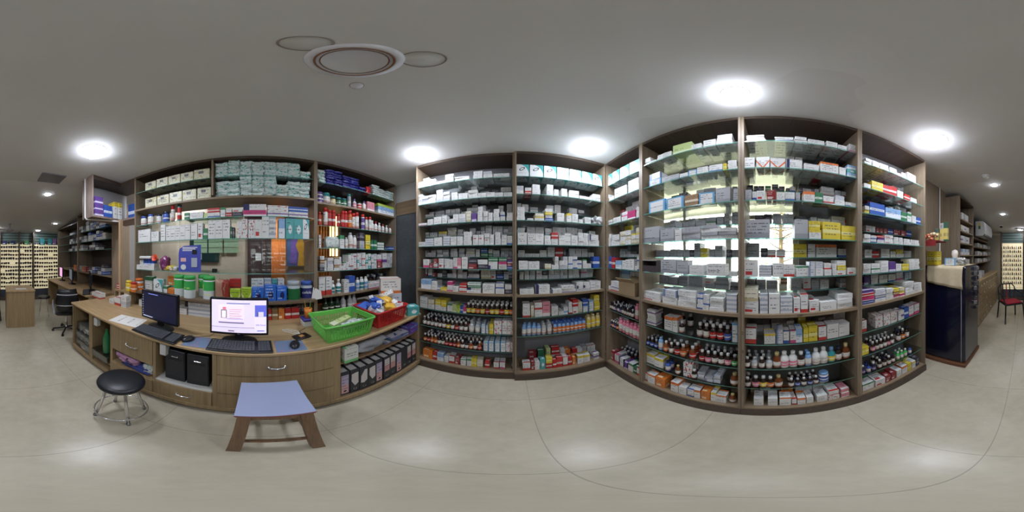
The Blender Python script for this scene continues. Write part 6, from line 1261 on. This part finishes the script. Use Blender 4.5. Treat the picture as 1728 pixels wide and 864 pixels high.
for i, (x, h, c) in enumerate(((.98, .16, (90, 110, 100)), (.91, .22, (170, 170, 166)), (.86, .23, (50, 96, 70)))):
    mb = MB(); mb.bevbox(-.025, .025, -.02, .02, 0, h, .004); o = mb.build('incense_box', pack('incense_%d' % i, c, (210, 190, 110), 'mid'), None, (x + .02, -1.70, 1.5725)); tag(o, ['short grey green', 'tall pale grey', 'tall dark green'][i] + ' incense box on the red shelf', 'box', 'incense boxes')
# wood panelling behind the fridge, conduit, tall side panel and drawer counter
mb = MB(); mb.box(1.235, 1.269, -2.36, -1.377, 0, CT); struct('trim_5', mb, wood('panelling', (132, 116, 96), 'z', .5))
mb = MB(); mb.tube([(1.222, -2.15, 0.9), (1.222, -2.15, CT - .002)], .011, 8); o = mb.build('conduit_pipe', M_white, None); tag(o, 'thin white conduit running up the wood panelling', 'pipe')
t = unit('pharmacy_shelf', 'tall shelving with wooden side beyond the fridge', 90, .98, 2.36, 3.06, .29, 0, H + 1.0, [(.62, 'wood', 0), (.42, 'wood', 0), (.22, 'wood', 0), (.02, 'wood', 0), (-.16, 'wood', 0)], M_backd, group='far pharmacy shelving')
t = unit('pharmacy_shelf', 'second tall shelving under the air conditioner', 90, 1.10, 3.062, 4.90, .29, 0, H + .72, [(.42, 'wood', 0), (.22, 'wood', 0), (.02, 'wood', 0), (-.16, 'wood', 0)], M_backd, group='far pharmacy shelving')
v = 1.0
for z, sp_, nm in ((.62, '1623,1634,4,1,.12,wgw', 'top shelf'), (.42, '1622,1635,5,1,.10,ewU', 'second shelf'), (.22, '1622,1636,5,1,.12,Uwv', 'third shelf'), (.02, '1622,1636,5,1,.10,Lw', 'fourth shelf'), (-.16, '1622,1636,5,1,.10,wv', 'fifth shelf')):
    row(90, v, z, 'shelving beyond fridge', nm, sp_, dep=(.06, .1), jit=0)
for z, nm in ((.22, 'second shelf'), (.02, 'third shelf'), (-.16, 'fourth shelf')): row(90, 1.12, z, 'shelving under conditioner', nm, '1650,1672,12,1,.10,wgGkv', dep=(.06, .1), jit=0)
t = thing('drawer_counter', 'long wooden counter of small drawers with metal pulls', 'counter', (.80, -3.75, 0))
mb = MB(); mb.bevbox(-.03, .175, -1.1, 1.35, .93, .96, .004); mb.build('top', M_desk, t); mb = MB(); mb.box(.03, .17, -1.09, 1.34, 0, .93); mb.build('carcass', M_deskf, t)
for r_ in range(5):
    for k in range(11):
        y0 = -1.08 + k * .22; z0 = .06 + r_ * .172; mb = MB(); mb.box(.012, .0299, y0 + .004, y0 + .216, z0 + .004, z0 + .168); dr = mb.build('drawer', M_deskf, t); mb = MB(); mb.lathe([(.008, 0), (.008, .012), (.018, .016), (.014, .024)], 8, M=Matrix.Translation((.012, y0 + .11, z0 + .09)) @ Matrix.Rotation(R(-90), 4, 'Y')); mb.build('knob', M_chrome, dr)
for i in range(4):
    mb = MB(); mb.box(-.05, .05, -.07, .07, 0, .11 + .02 * (i % 2)); o = mb.build('counter_carton', PK['wvwg'[i]][1], None, (.90, -2.75 - i * .2, .9605)); tag(o, 'white carton on the drawer counter, %s from the fridge' % ordn(i), 'carton', 'cartons on the drawer counter')
# hanging strips beside the fridge
for i in range(2):
    t = thing('hanging_strip', ['long', 'shorter'][i] + ' chain of shiny silver packs hanging on the refrigerator door', 'strip packs', (.603, -1.93 - .09 * i, 1.27)); 
    for k in range(9 - 3 * i): mb = MB(); mb.bevbox(-.03, .03, -.006, .006, -.05 - k * .062, -k * .062 - .002, .003, 0, Matrix.Rotation(.3 * math.sin(k * 2.1 + i), 4, 'Z')); mb.build('foil_pack', M_steel, t)
# air conditioner
ac = thing('air_conditioner', 'white split air conditioner high on the right wall', 'air conditioner', (1.39, -3.75, 1.98)); 
mb = MB(); P_ = [(0, 0), (-.17, 0), (-.21, .05), (-.22, .12), (-.20, .27), (-.17, .29), (0, .29)]
mb.v += [(x, -.42, z) for x, z in P_] + [(x, .42, z) for x, z in P_]; n = len(P_)
for i in range(n): j = (i + 1) % n; mb.face([i, j, n + j, n + i][::-1])
mb.face(list(range(n))); mb.face(list(range(n, 2 * n))[::-1]); mb.build('casing', mat('ac_white', (212, 214, 214), .35), ac)
mb = MB(); mb.box(-.212, -.16, -.38, .38, .002 - .004, .03 - .001, 0, Matrix.Translation((0, 0, 0))); mb.build('louvre', mat('ac_grey', (90, 94, 98), .4), ac); mb = MB(); mb.box(-.12, -.07, .421, .423, .13, .26); mb.build('energy_label', pack('ac_label', (222, 200, 90), (60, 120, 70), 'split'), ac)
ac.location = (1.085, -3.95, H + .46); ac.scale = (1, 1, 1.15)
mb = MB(); mb.box(.3, .31, 0, .01, 0, .01)
# chair with red cushion
t = thing('armchair', 'black plastic armchair with a red seat pad at the far right', 'chair', (.28, -3.42, 0), R(-150)); t.scale = (.92, .92, .92); 
mb = MB(); mb.bevbox(-.22, .22, -.22, .2, .42, .45, .01); mb.build('seat', M_black, t); mb = MB(); mb.bevbox(-.19, .19, -.2, .17, .45, .48, .01); mb.build('seat_pad', mat('pad_red', (170, 30, 50), .8), t)
for sx, sy in ((-1, -1), (1, -1), (-1, 1), (1, 1)): mb = MB(); mb.tube([(sx * .21, sy * .20, .43), (sx * .235, sy * .235, 0)], .018, 8); mb.build('leg', M_black, t)
mb = MB(); mb.tube([(-.2, .2, .44), (-.215, .24, .75), (-.14, .26, .84), (.14, .26, .84), (.215, .24, .75), (.2, .2, .44)], .016, 8); mb.build('back_frame', M_black, t)
for k in range(3): mb = MB(); mb.tube([(-.09 + .09 * k, .21, .44), (-.09 + .09 * k, .262, .84)], .013, 8); mb.build('back_slat', mat('pad_red', (170, 30, 50), .8) if k == 1 else M_black, t)
for s_ in (-1, 1): mb = MB(); mb.tube([(s_ * .215, .235, .70), (s_ * .25, .05, .66), (s_ * .25, -.16, .64), (s_ * .22, -.2, .44)], .015, 8); mb.build('armrest', M_black, t)

# ---------------------------------------------------------------- open boxes, handwriting, special packs
t = thing('open_carton', 'open brown cardboard box on the corner unit ledge', 'carton', (*W(90, U(90, 1.0, 1063), 1.02), H - .3595), R(-90) + .1)
M_card = mat('cardboard', (170, 148, 116), .8, var=.08)
mb = MB(); 
for a in ((-.10, .10, -.07, .07, 0, .004), (-.10, .10, -.07, -.066, .004, .12), (-.10, .10, .066, .07, .004, .12), (-.10, -.096, -.066, .066, .004, .12), (.096, .10, -.066, .066, .004, .12)): mb.box(*a)
mb.build('box', M_card, t)
for k, (rx, ox) in enumerate(((R(-50), -.07), (R(50), .07))): mb = MB(); mb.box(-.098, .098, -.0015, .0015, 0, .06, 0, Matrix.Translation((0, ox, .12)) @ Matrix.Rotation(-rx, 4, 'X')); mb.build('flap', M_card, t)
o = place(cube_mesh('w'), 'handwritten_box', (*W(90, U(90, .975, 1208), .975), H - .1255), R(-90), (.125, .09, .075), 'long white box with dark handwriting, left window unit fifth shelf', 'medicine box')
txt(o, 'Stanlo-D', .16, (0, -.51, .5), (R(90), 0, 0), M_lk).scale = (1.0, 1.9, 1)
for px, z, s_, lab in ((1316, -.1255, (.06, .07, .07), 'handwritten'),):
    pass
t = thing('open_box', 'open topped dark lined box at the left window shelf end', 'medicine box', (*W(90, U(90, .98, 1099), .985), H - .1255), R(-90))
mb = MB(); 
for a in ((-.07, .07, -.03, .05, 0, .003), (-.07, .07, -.03, -.027, .003, .05), (-.07, .07, .047, .05, .003, .09), (-.07, -.067, -.027, .047, .003, .09), (.067, .07, -.027, .047, .003, .09)): mb.box(*a)
mb.build('box', mat('box_dark', (70, 60, 62), .6), t); mb = MB(); mb.box(-.068, .068, 0, .085, -.0012, .0012, 0, Matrix.Translation((0, -.035, .092)) @ Matrix.Rotation(R(-8), 4, 'X')); mb.build('lid_flap', PK['w'][1], t)
place(soft_mesh('bag_white', mat('bag_milky', (200, 202, 204), .2, var=.2, vs=20), 91, .1, .3), 'plastic_bag', (*W(0, U(0, 1.55, 1007), 1.56), H + .3355), 0, (.10, .1, .10), 'crumpled clear bag at the corner end of the third shelf', 'bag')
place(soft_mesh('bag_white2', mat('bag_milky', (200, 202, 204), .2, var=.2, vs=20), 92, .1, .3), 'plastic_bag', (*W(90, U(90, 1.0, 1411), 1.0), H - .06), 0, (.1, .12, .05), 'clear bag lying on boxes, sixth riser of right window unit', 'bag') if False else None
# ---------------------------------------------------------------- link the stock: the largest ones singly, the rest as one mesh per kind
LIM = 297
from collections import defaultdict
byk = defaultdict(list)
for r_ in RECS: byk[r_['kind']].append(r_)
CAT = {'medicine_box': 'medicine box', 'carton': 'carton', 'bottle': 'bottle'}; STUFFN = {'medicine_box': 'medicine_boxes', 'carton': 'cartons', 'bottle': 'bottles'}
seen = set()
for kind, lst in byk.items():
    lst.sort(key=lambda r_: -r_['score'])
    top, rest = lst[:LIM], lst[LIM:]
    for r_ in top:
        if kind == 'bottle': lab = '%s, %s' % (r_['words'], r_['place']); ms = bottle_mesh(r_['key'])
        else:
            w1 = r_['words']; w1 = w1 if 'box' in w1 else w1 + (' box' if kind == 'medicine_box' else ' carton'); lab = '%s, %s' % (w1, r_['place'])
        if len(lab.split()) > 16: lab = lab.replace(' and ', '-', 1).replace('red footed', 'red-footed').replace('blue with dark disc', 'disc-marked blue')
        o = bpy.data.objects.new('syrup_bottle' if kind == 'bottle' else kind, ms[0] if kind == 'bottle' else r_['mesh']); COLL.objects.link(o)
        o.location = r_['loc']; o.rotation_euler = (0, 0, r_['rz']); o.scale = r_['sc']; tag(o, lab, CAT[kind], r_['grp'])
        if kind == 'bottle':
            place(ms[1], 'cap', (0, 0, 0), 0, (1, 1, 1), parent=o); place(ms[2], 'label', (0, 0, 0), 0, (1, 1, 1), parent=o)
    if rest:
        V = []; F = []; MI = []; UV = []; SM = []; mats = []; mid = {}
        for r_ in rest:
            M = Matrix.Translation(r_['loc']) @ Matrix.Rotation(r_['rz'], 4, 'Z') @ Matrix.Diagonal((*r_['sc'], 1))
            for me in (bottle_mesh(r_['key']) if kind == 'bottle' else (r_['mesh'],)):
                m_ = me.materials[0]
                if m_.name not in mid: mid[m_.name] = len(mats); mats.append(m_)
                b = len(V); V += [tuple(M @ v_.co) for v_ in me.vertices]; ul = me.uv_layers[0].data
                for p in me.polygons:
                    F.append(tuple(b + i for i in p.vertices)); MI.append(mid[m_.name]); SM.append(p.use_smooth); UV += [c for li in p.loop_indices for c in ul[li].uv]
        me = bpy.data.meshes.new(STUFFN[kind]); me.from_pydata(V, [], F)
        for m_ in mats: me.materials.append(m_)
        me.polygons.foreach_set('material_index', MI); me.polygons.foreach_set('use_smooth', SM); me.uv_layers.new(name='UVMap').data.foreach_set('uv', UV); me.update()
        o = bpy.data.objects.new('remaining_' + STUFFN[kind], me); COLL.objects.link(o); tag(o, 'remaining small %s packed behind and between the larger ones' % STUFFN[kind].replace('_', ' '), CAT[kind], None, 'stuff')
    print('STOCK', kind, len(lst), 'singly', len(top))
